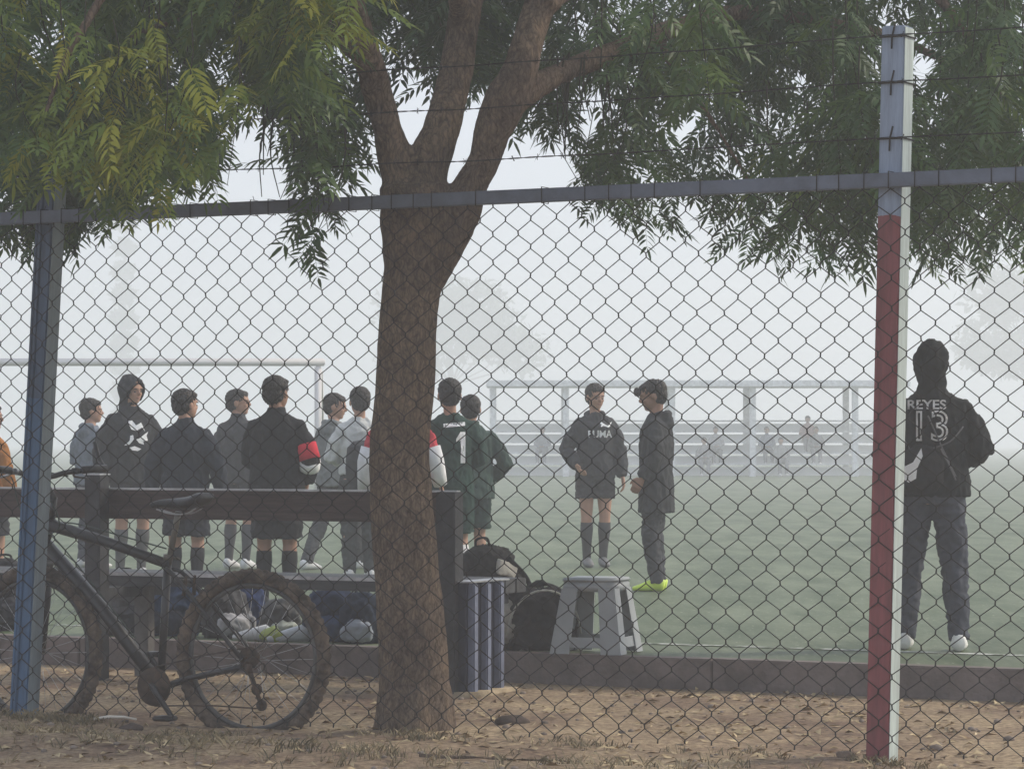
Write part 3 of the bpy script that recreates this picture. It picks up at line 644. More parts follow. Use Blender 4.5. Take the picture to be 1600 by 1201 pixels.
d = person('person in long dark grey hooded coat and yellow green shoes, seen in profile facing left', 1025, 922, 1.60, 78, 'jacket', (.032, .034, .037), 'trousers', (.045, .048, .055), shoe=(.55, .72, .08), hood='down', arms=(((.11, -.02, .64), (.105, .045, .54)), ((.11, -.02, .64), (.105, .05, .54))), head=12, nod=14, stance=.035, hem=.375, skin=1, quiff=True, build=1.15)

# group behind the bench, left to right
person('person in orange top and dark shorts at the left edge, behind the bench', -16, 925, 1.42, -40, 'jersey', (.30, .12, .025), 'shorts', (.03, .03, .035), sock=None, shoe=(.3, .3, .3), arms=('down', 'down'), head=-20, face=True)
person('person in blue grey hooded top and dark trousers, between blue post and hooded person', 142, 886, 1.52, -38, 'jacket', (.14, .16, .19), 'trousers', (.045, .048, .065), shoe=(.6, .6, .6), hood='down', arms=('front', 'held'), head=-40, hem=.49, face=True, build=1.0)
d = person('tall person with hood up and white graphic on the chest of a dark sweatshirt', 205, 903, 1.68, 205, 'jacket', (.022, .023, .026), 'shorts', (.03, .03, .033), sock=(.09, .09, .09), shoe=(.55, .55, .55), hood='up', arms=('down', 'down'), head=22, nod=4, hem=.475, face=True, build=1.02)
decal('p', None, d['top'], 0, -.01, 1.20, .115, WHITE, front=True, polys=[[(-.7, .95), (-.45, .35), (-.1, .25), (.35, .5), (.6, .2), (.3, .85), (-.1, .65), (-.35, 1.0)], [(-.55, -.1), (-.35, -.05), (-.3, -.35), (-.6, -.75), (-.95, -.8), (-.6, -.45)], [(-.15, -.35), (.1, -.3), (.6, .05), (.85, .2), (.7, -.1), (.85, -.45), (.45, -.5), (.5, -.75), (.1, -.62)], [(-.6, -.95), (-.2, -.85), (.3, -1.05), (.05, -1.2), (-.4, -1.15)]], name='chest_graphic')
d = person('person with thick dark hair in navy jacket and shorts, just above the bicycle saddle', 290, 936, 1.51, -8, 'jacket', (.020, .024, .034), 'shorts', (.022, .024, .032), sock=(.02, .02, .024), shoe=(.12, .12, .12), arms=('down', 'down'), head=-38, hem=.47, face=True, skin=0, build=1.06)
person('person in charcoal jacket looking right, just left of the one with red sleeve bands', 372, 888, 1.60, -25, 'jacket', (.045, .046, .050), 'shorts', (.04, .04, .045), sock=(.06, .06, .065), shoe=(.6, .6, .6), hood=None, arms=('front', 'crossed'), head=-70, hem=.48, face=True)
d = person('tall person in black jacket with red and white bands on the right sleeve, back turned', 432, 950, 1.58, -4, 'jacket', (.016, .016, .018), 'shorts', (.016, .016, .018), sock=(.016, .016, .018), shoe=(.05, .05, .05), arms=(((.112, .05, .64), (.06, .12, .60)), ((.140, -.02, .64), (.12, .05, .55))), head=-25, hem=.47, build=1.06, skin=1)
for i in (0, 1):
    E, A, Wr = d['el'][i], d['sh'][i], d['wr'][i]
    if i == 0: continue
    for t0, t1, cn, cc in ((.55, .98, 'red_band', (.55, .03, .05)), (1.0, 1.35, 'white_band', (.7, .7, .7))):
        P = [(A.lerp(E, t) if t <= 1 else E.lerp(Wr, t - 1)) for t in np.linspace(t0, t1, 4)]
        bm = NB(); loft(bm, P, [.047 * 1.58] * 4, 14); obj(cn, bm, cloth(cn, cc), d['root'])
person('person in light grey jacket with short dark hair, mid step, left of the trunk', 522, 888, 1.56, -40, 'jacket', (.17, .18, .18), 'trousers', (.055, .058, .06), shoe=(.7, .7, .7), hood='down', arms=('crossed', 'crossed'), head=-55, nod=8, step=.17, stance=.05, face=True)
d = person('person in pale shirt carrying a dark backpack, half hidden by the trunk on its left', 562, 905, 1.58, 10, 'jersey', (.50, .51, .50), 'trousers', (.05, .055, .055), shoe=(.6, .6, .6), arms=('front', 'down'), head=5, hem=.55)
bm = NB(); S = d['S']; loft(bm, [(.0, -.12, .79), (0, -.15, .84), (0, -.17, .98), (0, -.16, 1.09), (0, -.13, 1.14)], [(.10, .04), (.135, .07), (.14, .085), (.125, .075), (.07, .03)], 18)
bp_ = obj('backpack', bm, cloth('pack_charcoal', (.035, .037, .042)), d['root']); remesh(bp_, .01, 2); wrinkle(bp_, .006, (12, 12, 12), 3)
decal('p', None, bp_, 0, .02, .83, .05, WHITE, polys=[[(-1.4, .25), (-.4, -.15), (.8, -.35), (.8, -.05), (-.3, .2)], [(.3, .9), (.8, .9), (.8, 1.4), (.3, 1.4)]], name='pack_logo')
d = person('person in red jersey with white sleeves mostly hidden behind the tree trunk', 626, 940, 1.56, 4, 'jersey', (.45, .045, .06), 'shorts', (.5, .5, .5), sock=(.5, .5, .5), shoe=(.2, .2, .2), arms=('down', ((.150, -.02, .64), (.18, .02, .53))), head=10, build=1.02, hem=.46, sleeve=False)
for i in (0, 1):
    bm = NB(); E, A, Wr = d['el'][i], d['sh'][i], d['wr'][i]
    loft(bm, [A.lerp(E, .62), E, E.lerp(Wr, .5), E.lerp(Wr, .96)], [.078, .070, .060, .050], 12); obj('white_sleeve', bm, cloth('sleeve_white', (.65, .65, .66)), d['root'])
d = person('person in dark green jersey with a white number 1, back turned, right of the trunk', 703, 936, 1.585, 12, 'jersey', (.018, .045, .036), 'shorts', (.018, .045, .036), sock=(.6, .6, .6), shoe=(.5, .5, .5), arms=('front', 'front'), head=-6, hem=.50, skin=0, build=.98)
decal('p', None, d['top'], 0, .06, 1.10, .115, WHITE, polys=[[(-.05, .95), (.28, .95), (.28, -1.0), (-.02, -1.0), (-.02, .42), (-.32, .3), (-.32, .52)]], name='number_print')
decal('p', None, d['top'], 0, .02, 1.255, .1, WHITE, polys=[[(-.85, -.16), (.75, .0), (.75, .26), (-.85, .12)]], name='name_panel')
decal('p', None, d['top'], 0, .02, 1.257, .1, mat('print_grey', (.25, .28, .27), .7), polys=[[(-.78 + k * .2, -.08 + k * .02), (-.66 + k * .2, -.07 + k * .02), (-.62 + k * .2, .1 + k * .02), (-.74 + k * .2, .08 + k * .02)] for k in range(7)], name='name_letters')
d = person('person in plain dark green jacket and shorts, right of the one wearing number 1', 737, 915, 1.50, 28, 'jacket', (.035, .062, .052), 'shorts', (.022, .045, .038), sock=None, shoe=(.4, .4, .4), arms=('front', 'pockets'), head=-30, hem=.46, build=1.1)
decal('p', None, d['pants'], 0, -.02, .70, .05, WHITE, polys=[[(-.8, -.2), (-.5, .15), (0, .32), (.5, .15), (.8, -.25), (.45, 0), (0, .1), (-.45, 0)]], name='shorts_logo')

# ------------------------------------------------------------------ bench
wood = mat('weathered_dark_wood', (.060, .042, .038), .8, var=.35, scale=3, stretch=(1, 6, 14), bump=.4, bscale=20)
steel = mat('black_steel', (.035, .035, .038), .5, var=.4, scale=9, bump=.2, metal=.2)
seatm = mat('dark_seat_plank', (.05, .052, .055), .55, var=.4, scale=3, stretch=(1, 8, 8), bump=.3)
BO = kpt(150, -1.02); bench = thing('bench', 'long dark bench with plank backrest and ribbed end panel seen from behind', 'bench', BO, -KY)
def bl(px, off=0): q = kpt(px, off) - BO; return q.dot(KD)
OFF = -1.02; xr = bl(700, OFF)
def bbox(name, x0, x1, y0, y1, z0, z1, m, bev=.004):
    bm = NB(); box(bm, (x1 - x0, y1 - y0, z1 - z0), ((x0 + x1) / 2, (y0 + y1) / 2, (z0 + z1) / 2), None, bev); return obj(name, bm, m, bench, smooth=False)
bbox('backrest', -1.9, xr + .02, .062, .092, .875, 1.03, wood)
bbox('backrest_lit_edge', -1.9, xr + .02, .056, .098, 1.031, 1.041, mat('painted_edge_light', (.42, .42, .43), .35, var=.3, metal=.6), .001)  # pale strip added for the light along the backrest's top edge
bbox('post', -.048, .05, -.04, .055, -.05, 1.11, steel)
bbox('post_lit_top', -.052, .054, -.044, .059, 1.111, 1.118, mat('painted_edge_light', (.42, .42, .43), .35), .001)  # thin pale slice added: light on the post top, put into colour
bbox('post', xr - .05, xr + .06, -.04, .055, -.05, 1.035, steel)
y0s = .32
for k in range(3): bbox('seat_plank', -1.9, xr + .10, y0s + k * .125, y0s + k * .125 + .115, .50 + k * .0, .575, seatm)
bbox('seat_lit_edge', -1.9, xr + .10, y0s - .008, y0s - .001, .555, .574, mat('painted_edge_light', (.42, .42, .43), .35), .001)  # pale strip paints the light catching the seat's upper edge
if 0: bbox('seat_beam', -1.9, xr, y0s + .05, y0s + .12, .43, .498, steel)
for px_ in (228,): xx = bl(px_, OFF + .45); bbox('leg', xx - .045, xx + .045, .40, .47, -.05, .498, mat('grey_leg', (.10, .095, .09), .7, var=.3, bump=.3))
bbox('bracket', -.03, .03, .058, y0s + .3, .44, .498, steel)
bbox('bracket', xr - .03, xr + .03, .058, y0s + .3, .44, .498, steel)
# ribbed end panel: folded sheet with light faces and deep dark grooves
navy = mat('ribbed_panel_paint', (.15, .17, .24), .5, var=.2, scale=6, bump=.2)
nv2 = mat('panel_groove_dark', (.018, .022, .04), .6, var=.3)  # darker colour for the sheet behind the ribs
bm = NB(); ex_ = xr + .075
box(bm, (.05, .40, .60), (ex_, .20, .27), None, .003); obj('end_panel', bm, nv2, bench, smooth=False)
for k in range(3):
    yy = .055 + .145 * k; bm = NB(); box(bm, (.05, .05, .60), (ex_ + .035, yy, .27), None, .008); obj('panel_rib', bm, navy, bench, smooth=False)
bm = NB(); box(bm, (.105, .42, .008), (ex_ + .015, .20, .578), None, .001); obj('panel_lit_top', bm, mat('painted_edge_light', (.42, .42, .43), .35), bench, smooth=False)  # added pale strip standing for the lit top of the panel
fo = BO + KD * (ex_ + .02) + KN * .25
bm = NB(); box(bm, (.20, .50, .10), (0, 0, -.03), None, .01)
ft = obj('concrete_footing', bm, mat('tan_concrete', (.34, .27, .18), .95, var=.3, bump=.5)); ft.location = fo; ft.rotation_euler = (0, 0, -KY)
ft.parent = None; ft.name = 'footing'; ft.parent = bench; ft.location = (ex_ + .02, .20, 0); ft.rotation_euler = (0, 0, 0)

# ------------------------------------------------------------------ grey stool
pl = mat('grey_plastic', (.33, .35, .36), .45, var=.08, bump=.05)
sp_ = kpt(932, .20, .155); stool = thing('stool', 'grey moulded plastic stool standing on the kerb', 'stool', sp_, R(-20))
bm = NB(); a0, a1, h = .195, .145, .405
box(bm, (a1 * 2 + .01, a1 * 2 + .01, .022), (0, 0, h - .011), None, .009); obj('seat', bm, pl, stool)
bm = NB(); box(bm, (a1 * 2 - .004, a1 * 2 - .004, .05), (0, 0, h - .048), None, .006); obj('apron', bm, pl, stool)
def slab(bm, quad, th):
    n = (Vector(quad[1]) - Vector(quad[0])).cross(Vector(quad[3]) - Vector(quad[0])).normalized() * th
    A = [bm.verts.new(Vector(q)) for q in quad]; B = [bm.verts.new(Vector(q) + n) for q in quad]
    bm.faces.new(A); bm.faces.new(B[::-1])
    for i in range(4): bm.faces.new((A[i], B[i], B[(i + 1) % 4], A[(i + 1) % 4]))
def sr(z): return a1 + (a0 - a1) * (1 - z / (h - .07))
for q in range(4):                                                   # corner legs: two tapering faces each, foot band between
    Rz = Matrix.Rotation(q * math.pi / 2, 3, 'Z'); bm = NB(); z1 = h - .055
    for s in (-1, 1):
        for dirn in (0, 1):
            w0, w1 = .105, .085
            b0, t0 = sr(0), sr(z1)
            P = [(b0, b0, 0), (b0, b0 - w0, 0), (t0, t0 - w1, z1), (t0, t0, z1)] if dirn == 0 else [(b0, b0, 0), (t0, t0, z1), (t0 - w1, t0, z1), (b0 - w0, b0, 0)]
            if s == 1: slab(bm, [Rz @ Vector(p) for p in P], -.006 if dirn == 0 else -.006)
    obj('leg', bm, pl, stool, smooth=False)
    bm = NB(); b0, t0 = sr(.03), sr(.085)
    slab(bm, [Rz @ Vector(p) for p in [(b0 - .003, b0 - .06, .035), (b0 - .003, -b0 + .06, .035), (t0 - .003, -t0 + .06, .09), (t0 - .003, t0 - .06, .09)]], .005)
    obj('foot_band', bm, pl, stool, smooth=False)

# ------------------------------------------------------------------ bags and kit
def backpack(label, px, off, rz, size, c1, c2, tilt=0, lean=0, z=.152, name='backpack', straps=True):
    t = thing(name, label, 'bag', kpt(px, off, z), rz, 'kit bags left by the bench'); t.rotation_euler = (R(lean), R(tilt), rz)
    w_, d_, h_ = size; bm = NB()
    loft(bm, [(0, 0, .0), (0, 0, .04 * h_ / .45), (0, 0, h_ * .4), (0, -.01, h_ * .75), (0, .0, h_ * .93), (0, .01, h_)], [(w_ * .4, d_ * .35), (w_ * .48, d_ * .48), (w_ * .5, d_ * .5), (w_ * .46, d_ * .44), (w_ * .32, d_ * .3), (w_ * .1, d_ * .1)], 20)
    o = obj('body', bm, cloth('bag_%.2f_%.2f_%.2f' % c1, c1), t); remesh(o, .012, 2); wrinkle(o, .034, (11, 11, 8), px * .3); wrinkle(o, .012, (30, 30, 22), px * .7)
    bm = NB(); loft(bm, [(0, -d_ * .42, h_ * .08), (0, -d_ * .5, h_ * .14), (0, -d_ * .52, h_ * .35), (0, -d_ * .45, h_ * .48)], [(w_ * .3, d_ * .1), (w_ * .38, d_ * .16), (w_ * .36, d_ * .16), (w_ * .25, d_ * .06)], 16)
    o = obj('front_pocket', bm, cloth('bag_%.2f_%.2f_%.2f' % c2, c2), t); remesh(o, .01, 2); wrinkle(o, .016, (16, 16, 14), px)
    if straps:
        for s in (-1, 1):
            bm = NB(); loft(bm, spline([(s * w_ * .18, d_ * .3, h_ * .92), (s * w_ * .3, d_ * .75, h_ * .75), (s * w_ * .38, d_ * .8, h_ * .4), (s * w_ * .4, d_ * .4, h_ * .1)], 5), (.018, .005), 8); obj('strap', bm, cloth('strap_black', (.02, .02, .022)), t)
        bm = NB(); loft(bm, spline([(-.04, 0, h_ * .97), (-.03, 0, h_ * 1.07), (.03, 0, h_ * 1.07), (.04, 0, h_ * .97)], 5), .007, 6); obj('handle', bm, cloth('strap_black', (.02, .02, .022)), t)
    return t
t = backpack('large black and beige backpack leaning against the ribbed end of the bench', 776, .24, R(14), (.42, .26, .57), (.035, .034, .034), (.42, .40, .35), tilt=-8)
for P, nm in (([(.05, -.12, .50), (.16, -.08, .44), (.12, -.12, .38), (.02, -.15, .42)], 'flap'), ([(.10, -.10, .36), (.17, -.06, .34), (.19, -.04, .12), (.13, -.09, .10)], 'side_panel')):
    bm = NB(); c = sum((Vector(p) for p in P), Vector()) / 4
    A = [bm.verts.new(Vector(p) + Vector((.0, -.035, 0))) for p in P]; B = [bm.verts.new(Vector(p) + Vector((0, .03, 0))) for p in P]
    bm.faces.new(A); bm.faces.new(B[::-1])
    for i in range(4): bm.faces.new((A[i], B[i], B[(i + 1) % 4], A[(i + 1) % 4]))
    o = obj(nm, bm, cloth('beige_nylon', (.42, .40, .35)), t); remesh(o, .009, 3); wrinkle(o, .006, (14, 14, 14), 2)
bm = NB(); loft(bm, spline([(.10, -.13, .50), (.20, -.10, .36), (.23, -.06, .2), (.22, -.02, .04)], 6), (.014, .006), 8); obj('strap', bm, cloth('strap_black', (.02, .02, .022)), t)
t = backpack('low black sports bag with curved pale piping, between the backpack and the grey stool', 846, .30, R(8), (.46, .24, .34), (.016, .016, .018), (.02, .02, .02), straps=False, name='sports_bag')
bm = NB(); loft(bm, [(.205 * math.cos(a), -.10 - .02 * math.sin(a), .03 + .30 * math.sin(a) ** .8) for a in np.linspace(R(8), R(172), 26)], [(.006, .006)] * 26, 8); obj('piping', bm, mat('pale_rim', (.45, .45, .40), .5), t)
bm = NB(); loft(bm, [(.235 * math.cos(a), .02, .05 + .31 * math.sin(a)) for a in np.linspace(R(20), R(165), 22)], [(.010, .022)] * 22, 8); obj('handle', bm, cloth('strap_black', (.02, .02, .022)), t)
backpack('grey round topped backpack under the bench behind the bicycle frame', 196, .42, R(10), (.34, .24, .36), (.13, .13, .135), (.05, .05, .055))
backpack('blue kit bag on the turf under the bench, left of the rear wheel', 272, .50, R(-15), (.34, .24, .30), (.03, .055, .11), (.02, .025, .04))
backpack('black and silver backpack seen through the rear wheel', 352, .45, R(30), (.28, .22, .30), (.07, .07, .075), (.40, .40, .42))
backpack('small dark blue bag seen through the rear wheel near its top', 384, .62, R(-10), (.24, .2, .33), (.03, .05, .13), (.3, .3, .32), straps=False)
backpack('dark boot bag with pale pocket seen through the spokes of the rear wheel', 437, .50, R(20), (.24, .2, .22), (.10, .10, .10), (.42, .45, .40), straps=False)
backpack('navy holdall lying right of the rear wheel', 520, .45, R(5), (.34, .26, .30), (.022, .035, .075), (.05, .08, .16))
backpack('dark blue backpack with pale logo patch beside the trunk base', 566, .38, R(-12), (.26, .24, .28), (.02, .03, .055), (.30, .33, .38))
backpack('dark rucksack on the turf at the left edge behind the blue post', 8, .5, R(0), (.34, .26, .42), (.03, .03, .033), (.04, .04, .045))
def shoe_thing(label, px, off, c, rz):
    bm = NB(); loft(bm, [(0, -.11, .03), (0, -.06, .05), (0, .02, .04), (0, .1, .028), (0, .14, .02)], [(.03, .03), (.036, .048), (.036, .036), (.04, .024), (.025, .014)], 12)
    for v in bm.verts: v.co.z = max(v.co.z, .0)
    o = obj('football_boot', bm, mat('boot_%.2f' % c[0], c, .4)); o.location = kpt(px, off, .152); o.rotation_euler = (0, 0, rz)
    tag(o, label, 'boot', 'loose boots by the bags')
shoe_thing('white football boot lying in front of the bags, seen through the spokes', 400, .22, (.6, .6, .6), 1.2)
shoe_thing('yellow green football boot lying in front of the bags', 420, .2, (.30, .36, .07), .6)
shoe_thing('pale grey football boot behind the tyre of the rear wheel', 455, .24, (.5, .52, .55), 2.0)

# ------------------------------------------------------------------ bicycle
blk = mat('black_bike_paint', (.022, .021, .022), .38, var=.4, scale=12, bump=.1, spec=.5)
tyre_m = mat('muddy_tyre', (.05, .038, .03), .95, col2=(.20, .15, .11), scale=14, ramp=(.4, .7), bump=.8, bscale=90)
rim_m = mat('grey_rim', (.09, .088, .085), .5, var=.4, metal=.4); spoke_m = mat('spoke_steel', (.45, .45, .45), .35, metal=.8)
rust = mat('rusty_drivetrain', (.035, .026, .020), .8, col2=(.095, .060, .040), scale=30)
BYAW = R(25.5)
fl = Vector((-math.cos(BYAW), math.sin(BYAW), 0))
hub = at(395, 1026, fpt(395, .38).y)
bike = thing('bicycle', 'muddy black mountain bicycle parked behind the blue fence post', 'bicycle', (hub.x, hub.y, 0)); GZ = hub.z - .400 * 1.035; bike.scale = (1.035,) * 3
bike.rotation_euler = (R(0), 0, math.pi - BYAW)      # local +x = forward (to the left, away), local +y = towards the camera
bike.location.z = GZ
def bx_(p): return Vector(p)
RW = .400; HUBZ = .400
def wheel(cx, rz=0, lean=0):
    t = bpy.data.objects.new('wheel', None); COL.objects.link(t); t.parent = bike; t.location = (cx, 0, HUBZ); t.rotation_euler = (0, 0, rz)
    V = []; Q = []; n = 240; S = 10; r = .031
    for i in range(n):
        a = i * 2 * math.pi / n
        for s in range(S):
            b = s * 2 * math.pi / S; rr = r
            if math.cos(b) > .2 and (i // 2 + (1 if math.sin(b) > 0 else 0)) % 2: rr = r + .006
            Rr = RW - .037 + rr * math.cos(b); V.append((Rr * math.cos(a), rr * math.sin(b) * .95, Rr * math.sin(a)))
        for s in range(S): Q.append((i * S + s, i * S + (s + 1) % S, ((i + 1) % n) * S + (s + 1) % S, ((i + 1) % n) * S + s))
    link('tyre', npmesh('tyre', V, Q), tyre_m, t)
    bm = NB(); loft(bm, [Vector((.322 * math.cos(a), 0, .322 * math.sin(a))) for a in np.linspace(0, 2 * math.pi, 64, endpoint=False)], [(.010, .012)] * 64, 8, ref=(0, 1, 0), close=True); obj('rim', bm, rim_m, t)
    bm = NB()
    for k in range(28):
        a = k * 2 * math.pi / 28; s = 1 if k % 2 else -1; h0 = a + s * .9 * (1 if k % 4 < 2 else -1)
        loft(bm, [(.022 * math.cos(h0), s * .028, .022 * math.sin(h0)), (.318 * math.cos(a), 0, .318 * math.sin(a))], .0013, 4)
    obj('spokes', bm, spoke_m, t)
    bm = NB(); loft(bm, [(0, -.06, 0), (0, -.03, 0), (0, -.028, 0), (0, .028, 0), (0, .03, 0), (0, .06, 0)], [.009, .012, .024, .024, .012, .009], 12, ref=(1, 0, 0)); obj('hub', bm, rust, t)
    return t
wheel(0); wheel(1.17, R(-6))
BB = (.485, 0, .255); ST = (.445, 0, .84); SP = (.40, 0, 1.0); HT = (1.075, 0, 1.01); HB = (1.115, 0, .90)
bm = NB()
loft(bm, [BB, ST], .0185, 12); loft(bm, [(ST[0] + .0, 0, ST[2] - .03), (.75, 0, .90), (HT[0], 0, HT[2] - .03)], [.023, .025, .030], 12); loft(bm, [BB, (.8, 0, .60), (HB[0], 0, HB[2])], [(.030, .036), (.03, .038), (.03, .036)], 12)
loft(bm, [HT, HB], .025, 12); loft(bm, [(BB[0], -.035, BB[2]), (BB[0], .035, BB[2])], .028, 12, ref=(1, 0, 0))
for s in (-1, 1):
    loft(bm, spline([(BB[0] - .03, s * .025, BB[2]), (.30, s * .05, .30), (.02, s * .065, .36)], 4), .0125, 8)
    loft(bm, spline([(ST[0], s * .02, ST[2] - .05), (.36, s * .05, .74), (.02, s * .065, .395)], 4), .0105, 8)
loft(bm, [(.36, -.05, .735), (.36, .05, .735)], .010, 8, ref=(1, 0, 0))
obj('frame', bm, blk, bike)
bm = NB(); loft(bm, [(ST[0] + .002, 0, ST[2] - .05), SP, (.39, 0, 1.05)], .0145, 10); loft(bm, [(ST[0], 0, ST[2] - .01), (ST[0] - .002, 0, ST[2] + .015)], .023, 10); loft(bm, [(ST[0] - .025, -.015, ST[2]), (ST[0] - .07, .02, ST[2] - .005)], .006, 6); obj('seatpost', bm, mat('dull_alloy', (.16, .15, .13), .45, metal=.5), bike)
bm = NB()
loft(bm, spline([(.535, 0, 1.075), (.48, 0, 1.085), (.40, 0, 1.085), (.32, 0, 1.09), (.265, 0, 1.11), (.235, 0, 1.125)], 4), [(r1, r2) for r1, r2 in zip(lerpl([.018, .024, .042, .072, .085, .062], 4), lerpl([.014, .019, .026, .032, .030, .014], 4))], 16, ref=(0, 1, 0))
sdl = obj('saddle', bm, mat('worn_saddle', (.03, .03, .032), .45, var=.4, scale=10, bump=.2), bike); remesh(sdl, .008, 2)
bm = NB()
for s in (-1, 1): loft(bm, spline([(.50, s * .012, 1.06), (.42, s * .022, 1.04), (.34, s * .022, 1.04), (.28, s * .03, 1.065)], 4), .0035, 6)
obj('saddle_rail', bm, spoke_m, bike)
# fork, stem, bars (turned a little)
SR = Matrix.Rotation(R(-22), 3, 'Z'); HX = Vector((1.10, 0, 0))
def sp(x, y, z): v = SR @ Vector((x - 1.10, y, 0)); return (1.10 + v.x, v.y, z)
bm = NB(); loft(bm, [(HB[0] - .002, 0, HB[2] + .02), (HB[0] + .008, 0, HB[2] - .06)], .018, 10); loft(bm, [(1.125, -.065, .80), (1.123, .065, .80)], .02, 8, ref=(1, 0, 0))
for s in (-1, 1): loft(bm, [(1.122, s * .062, .85), (1.145, s * .062, .62), (1.17, s * .062, .385)], [.019, .019, .016], 10)
obj('fork', bm, blk, bike)
bm = NB(); loft(bm, [HT, (HT[0] - .012, 0, HT[2] + .10)], .016, 10); loft(bm, [(HT[0] - .012, 0, HT[2] + .09), sp(1.13, 0, 1.19)], .017, 8)
obj('stem', bm, blk, bike)
bm = NB(); BZ = 1.205
loft(bm, spline([sp(1.10, -.31, BZ + .035), sp(1.13, -.14, BZ + .02), sp(1.14, -.05, BZ), sp(1.14, .05, BZ), sp(1.13, .14, BZ + .02), sp(1.10, .31, BZ + .035)], 4), .013, 8, ref=(0, 0, 1)); obj('handlebar', bm, blk, bike)
for s in (-1, 1):
    bm = NB(); loft(bm, [sp(1.105, s * .20, BZ + .03), sp(1.095, s * .33, BZ + .037)], .018, 10, ref=(0, 0, 1)); obj('grip', bm, blk, bike)
    bm = NB(); loft(bm, spline([sp(1.10, s * .325, BZ + .037), sp(1.16, s * .335, BZ + .08), sp(1.20, s * .335, BZ + .16)], 3), .011, 8); obj('bar_end', bm, blk, bike)
    bm = NB(); loft(bm, spline([sp(1.12, s * .17, BZ + .02), sp(1.17, s * .20, BZ + .0), sp(1.18, s * .29, BZ - .01)], 3), .006, 6, ref=(0, 0, 1)); box(bm, (.04, .03, .03), sp(1.12, s * .17, BZ + .025), None, .006); obj('brake_lever', bm, spoke_m if s > 0 else blk, bike)
for pts in ([sp(1.16, .16, BZ), (1.22, .10, 1.18), (1.2, .04, 1.02), (1.02, .025, .90), (.6, .03, .47)], [sp(1.16, -.16, BZ), (1.24, -.08, 1.22), (1.12, -.03, 1.02), (.9, -.01, .98), (.46, -.01, .88)], [sp(1.16, .1, BZ), (1.0, .13, 1.1), (.98, .08, .98), (1.08, .04, .93)]):
    bm = NB(); loft(bm, spline([Vector(p) for p in pts], 8), .0035, 6); obj('cable', bm, mat('cable_housing', (.05, .07, .06), .5), bike)
# drivetrain
bm = NB()
for r_, y_ in ((.088, .055), (.068, .047), (.05, .04)):
    n_ = 36; A = []; 
    loft(bm, [(BB[0], y_, BB[2]), (BB[0], y_ + .003, BB[2])], r_, 36, ref=(1, 0, 0))
obj('chainring', bm, rust, bike)
for s, ang in ((1, -128), (-1, 52)):
    d_ = Vector((math.cos(R(ang)), 0, math.sin(R(ang)))); b0 = Vector(BB) + Vector((0, s * .07, 0)); b1 = b0 + d_ * .17
    bm = NB(); loft(bm, [b0 - d_ * .02, b0, b1, b1 + d_ * .015], [(.012, .008), (.017, .009), (.013, .008), (.008, .006)], 8, ref=(1, 0, 0)); obj('crank_arm', bm, blk, bike)
    bm = NB(); box(bm, (.09, .085, .022), b1 + Vector((0, s * .06, 0)), None, .006); obj('pedal', bm, blk, bike)
bm = NB(); loft(bm, [(0, y, 0) for y in (.028, .036, .036, .044, .044, .052)], [.05, .05, .04, .04, .028, .028], 20, ref=(1, 0, 0))
for v in bm.verts: v.co.z += HUBZ
obj('cassette', bm, rust, bike)
bm = NB(); loft(bm, [(BB[0] + .0, .05, BB[2] + .088), (.25, .048, .40), (0, .045, HUBZ + .045)], .004, 6); loft(bm, [(BB[0], .05, BB[2] - .088), (.2, .05, .18), (-.075, .05, .175)], .004, 6); obj('chain', bm, rust, bike)
bm = NB(); box(bm, (.035, .02, .05), (-.015, .065, .35), None, .006); loft(bm, [(-.015, .06, .35), (-.05, .065, .27), (-.075, .055, .19)], [(.014, .01), (.012, .008), (.010, .008)], 8)
for c_ in ((-.05, .05, .26), (-.075, .05, .19)): loft(bm, [(c_[0], .046, c_[2]), (c_[0], .056, c_[2])], .026, 14, ref=(1, 0, 0))
obj('derailleur', bm, rust, bike)
bm = NB(); loft(bm, spline([(-.05, .07, .35), (-.10, .075, .38), (-.11, .07, .32), (-.06, .06, .27)], 5), .003, 6); obj('cable', bm, rust, bike)
for cx, z_ in ((1.135, .74), (.335, .70)):
    for s in (-1, 1): bm = NB(); loft(bm, [(cx, s * .045, z_ - .03), (cx - .01, s * .038, z_ + .06)], [.011, .007], 6); obj('brake_arm', bm, rust, bike)

# ------------------------------------------------------------------ far field
whitep = mat('goal_paint_hazed', (.64, .62, .62), .5)  # paint brought near the fog's brightness, so some fading is in the colour
def goal(px_post, Y, label):
    g = thing('football_goal', label, 'goal', (0, 0, 0)); q = at(px_post, 0, Y); x1 = q.x; z0 = .152
    for x in (x1, x1 - 7.32):
        bm = NB(); box(bm, (.12, .12, 2.44), (x, Y, z0 + 1.22), None, .02); obj('goalpost', bm, whitep, g)
    bm = NB(); box(bm, (7.56, .14, .13), (x1 - 3.66, Y, z0 + 2.505), None, .02); obj('crossbar', bm, whitep, g)
    for x in (x1, x1 - 7.32):
        bm = NB(); loft(bm, [(x, Y, z0 + 2.4), (x, Y + .9, z0 + 2.35), (x, Y + 2, z0)], .03, 8); obj('net_stay', bm, whitep, g)
    return g
goal(497, 55, 'faint football goal standing in the fog behind the group at the left')
ST_Y = 105
std = thing('bleachers', 'covered bleachers with rows of seats, barely visible in the fog', 'bleachers', (0, 0, 0))
gm = mat('stand_metal_hazed', (.70, .71, .73), .6, var=.2)  # stand colours paled towards the fog, part of the haze painted in
xa, xb = at(760, 0, ST_Y).x, at(1420, 0, ST_Y).x
bm = NB(); box(bm, (xb - xa, 3.6, .20), ((xa + xb) / 2, ST_Y + 1.4, 3.20), None, .01); obj('roof', bm, gm, std, smooth=False)
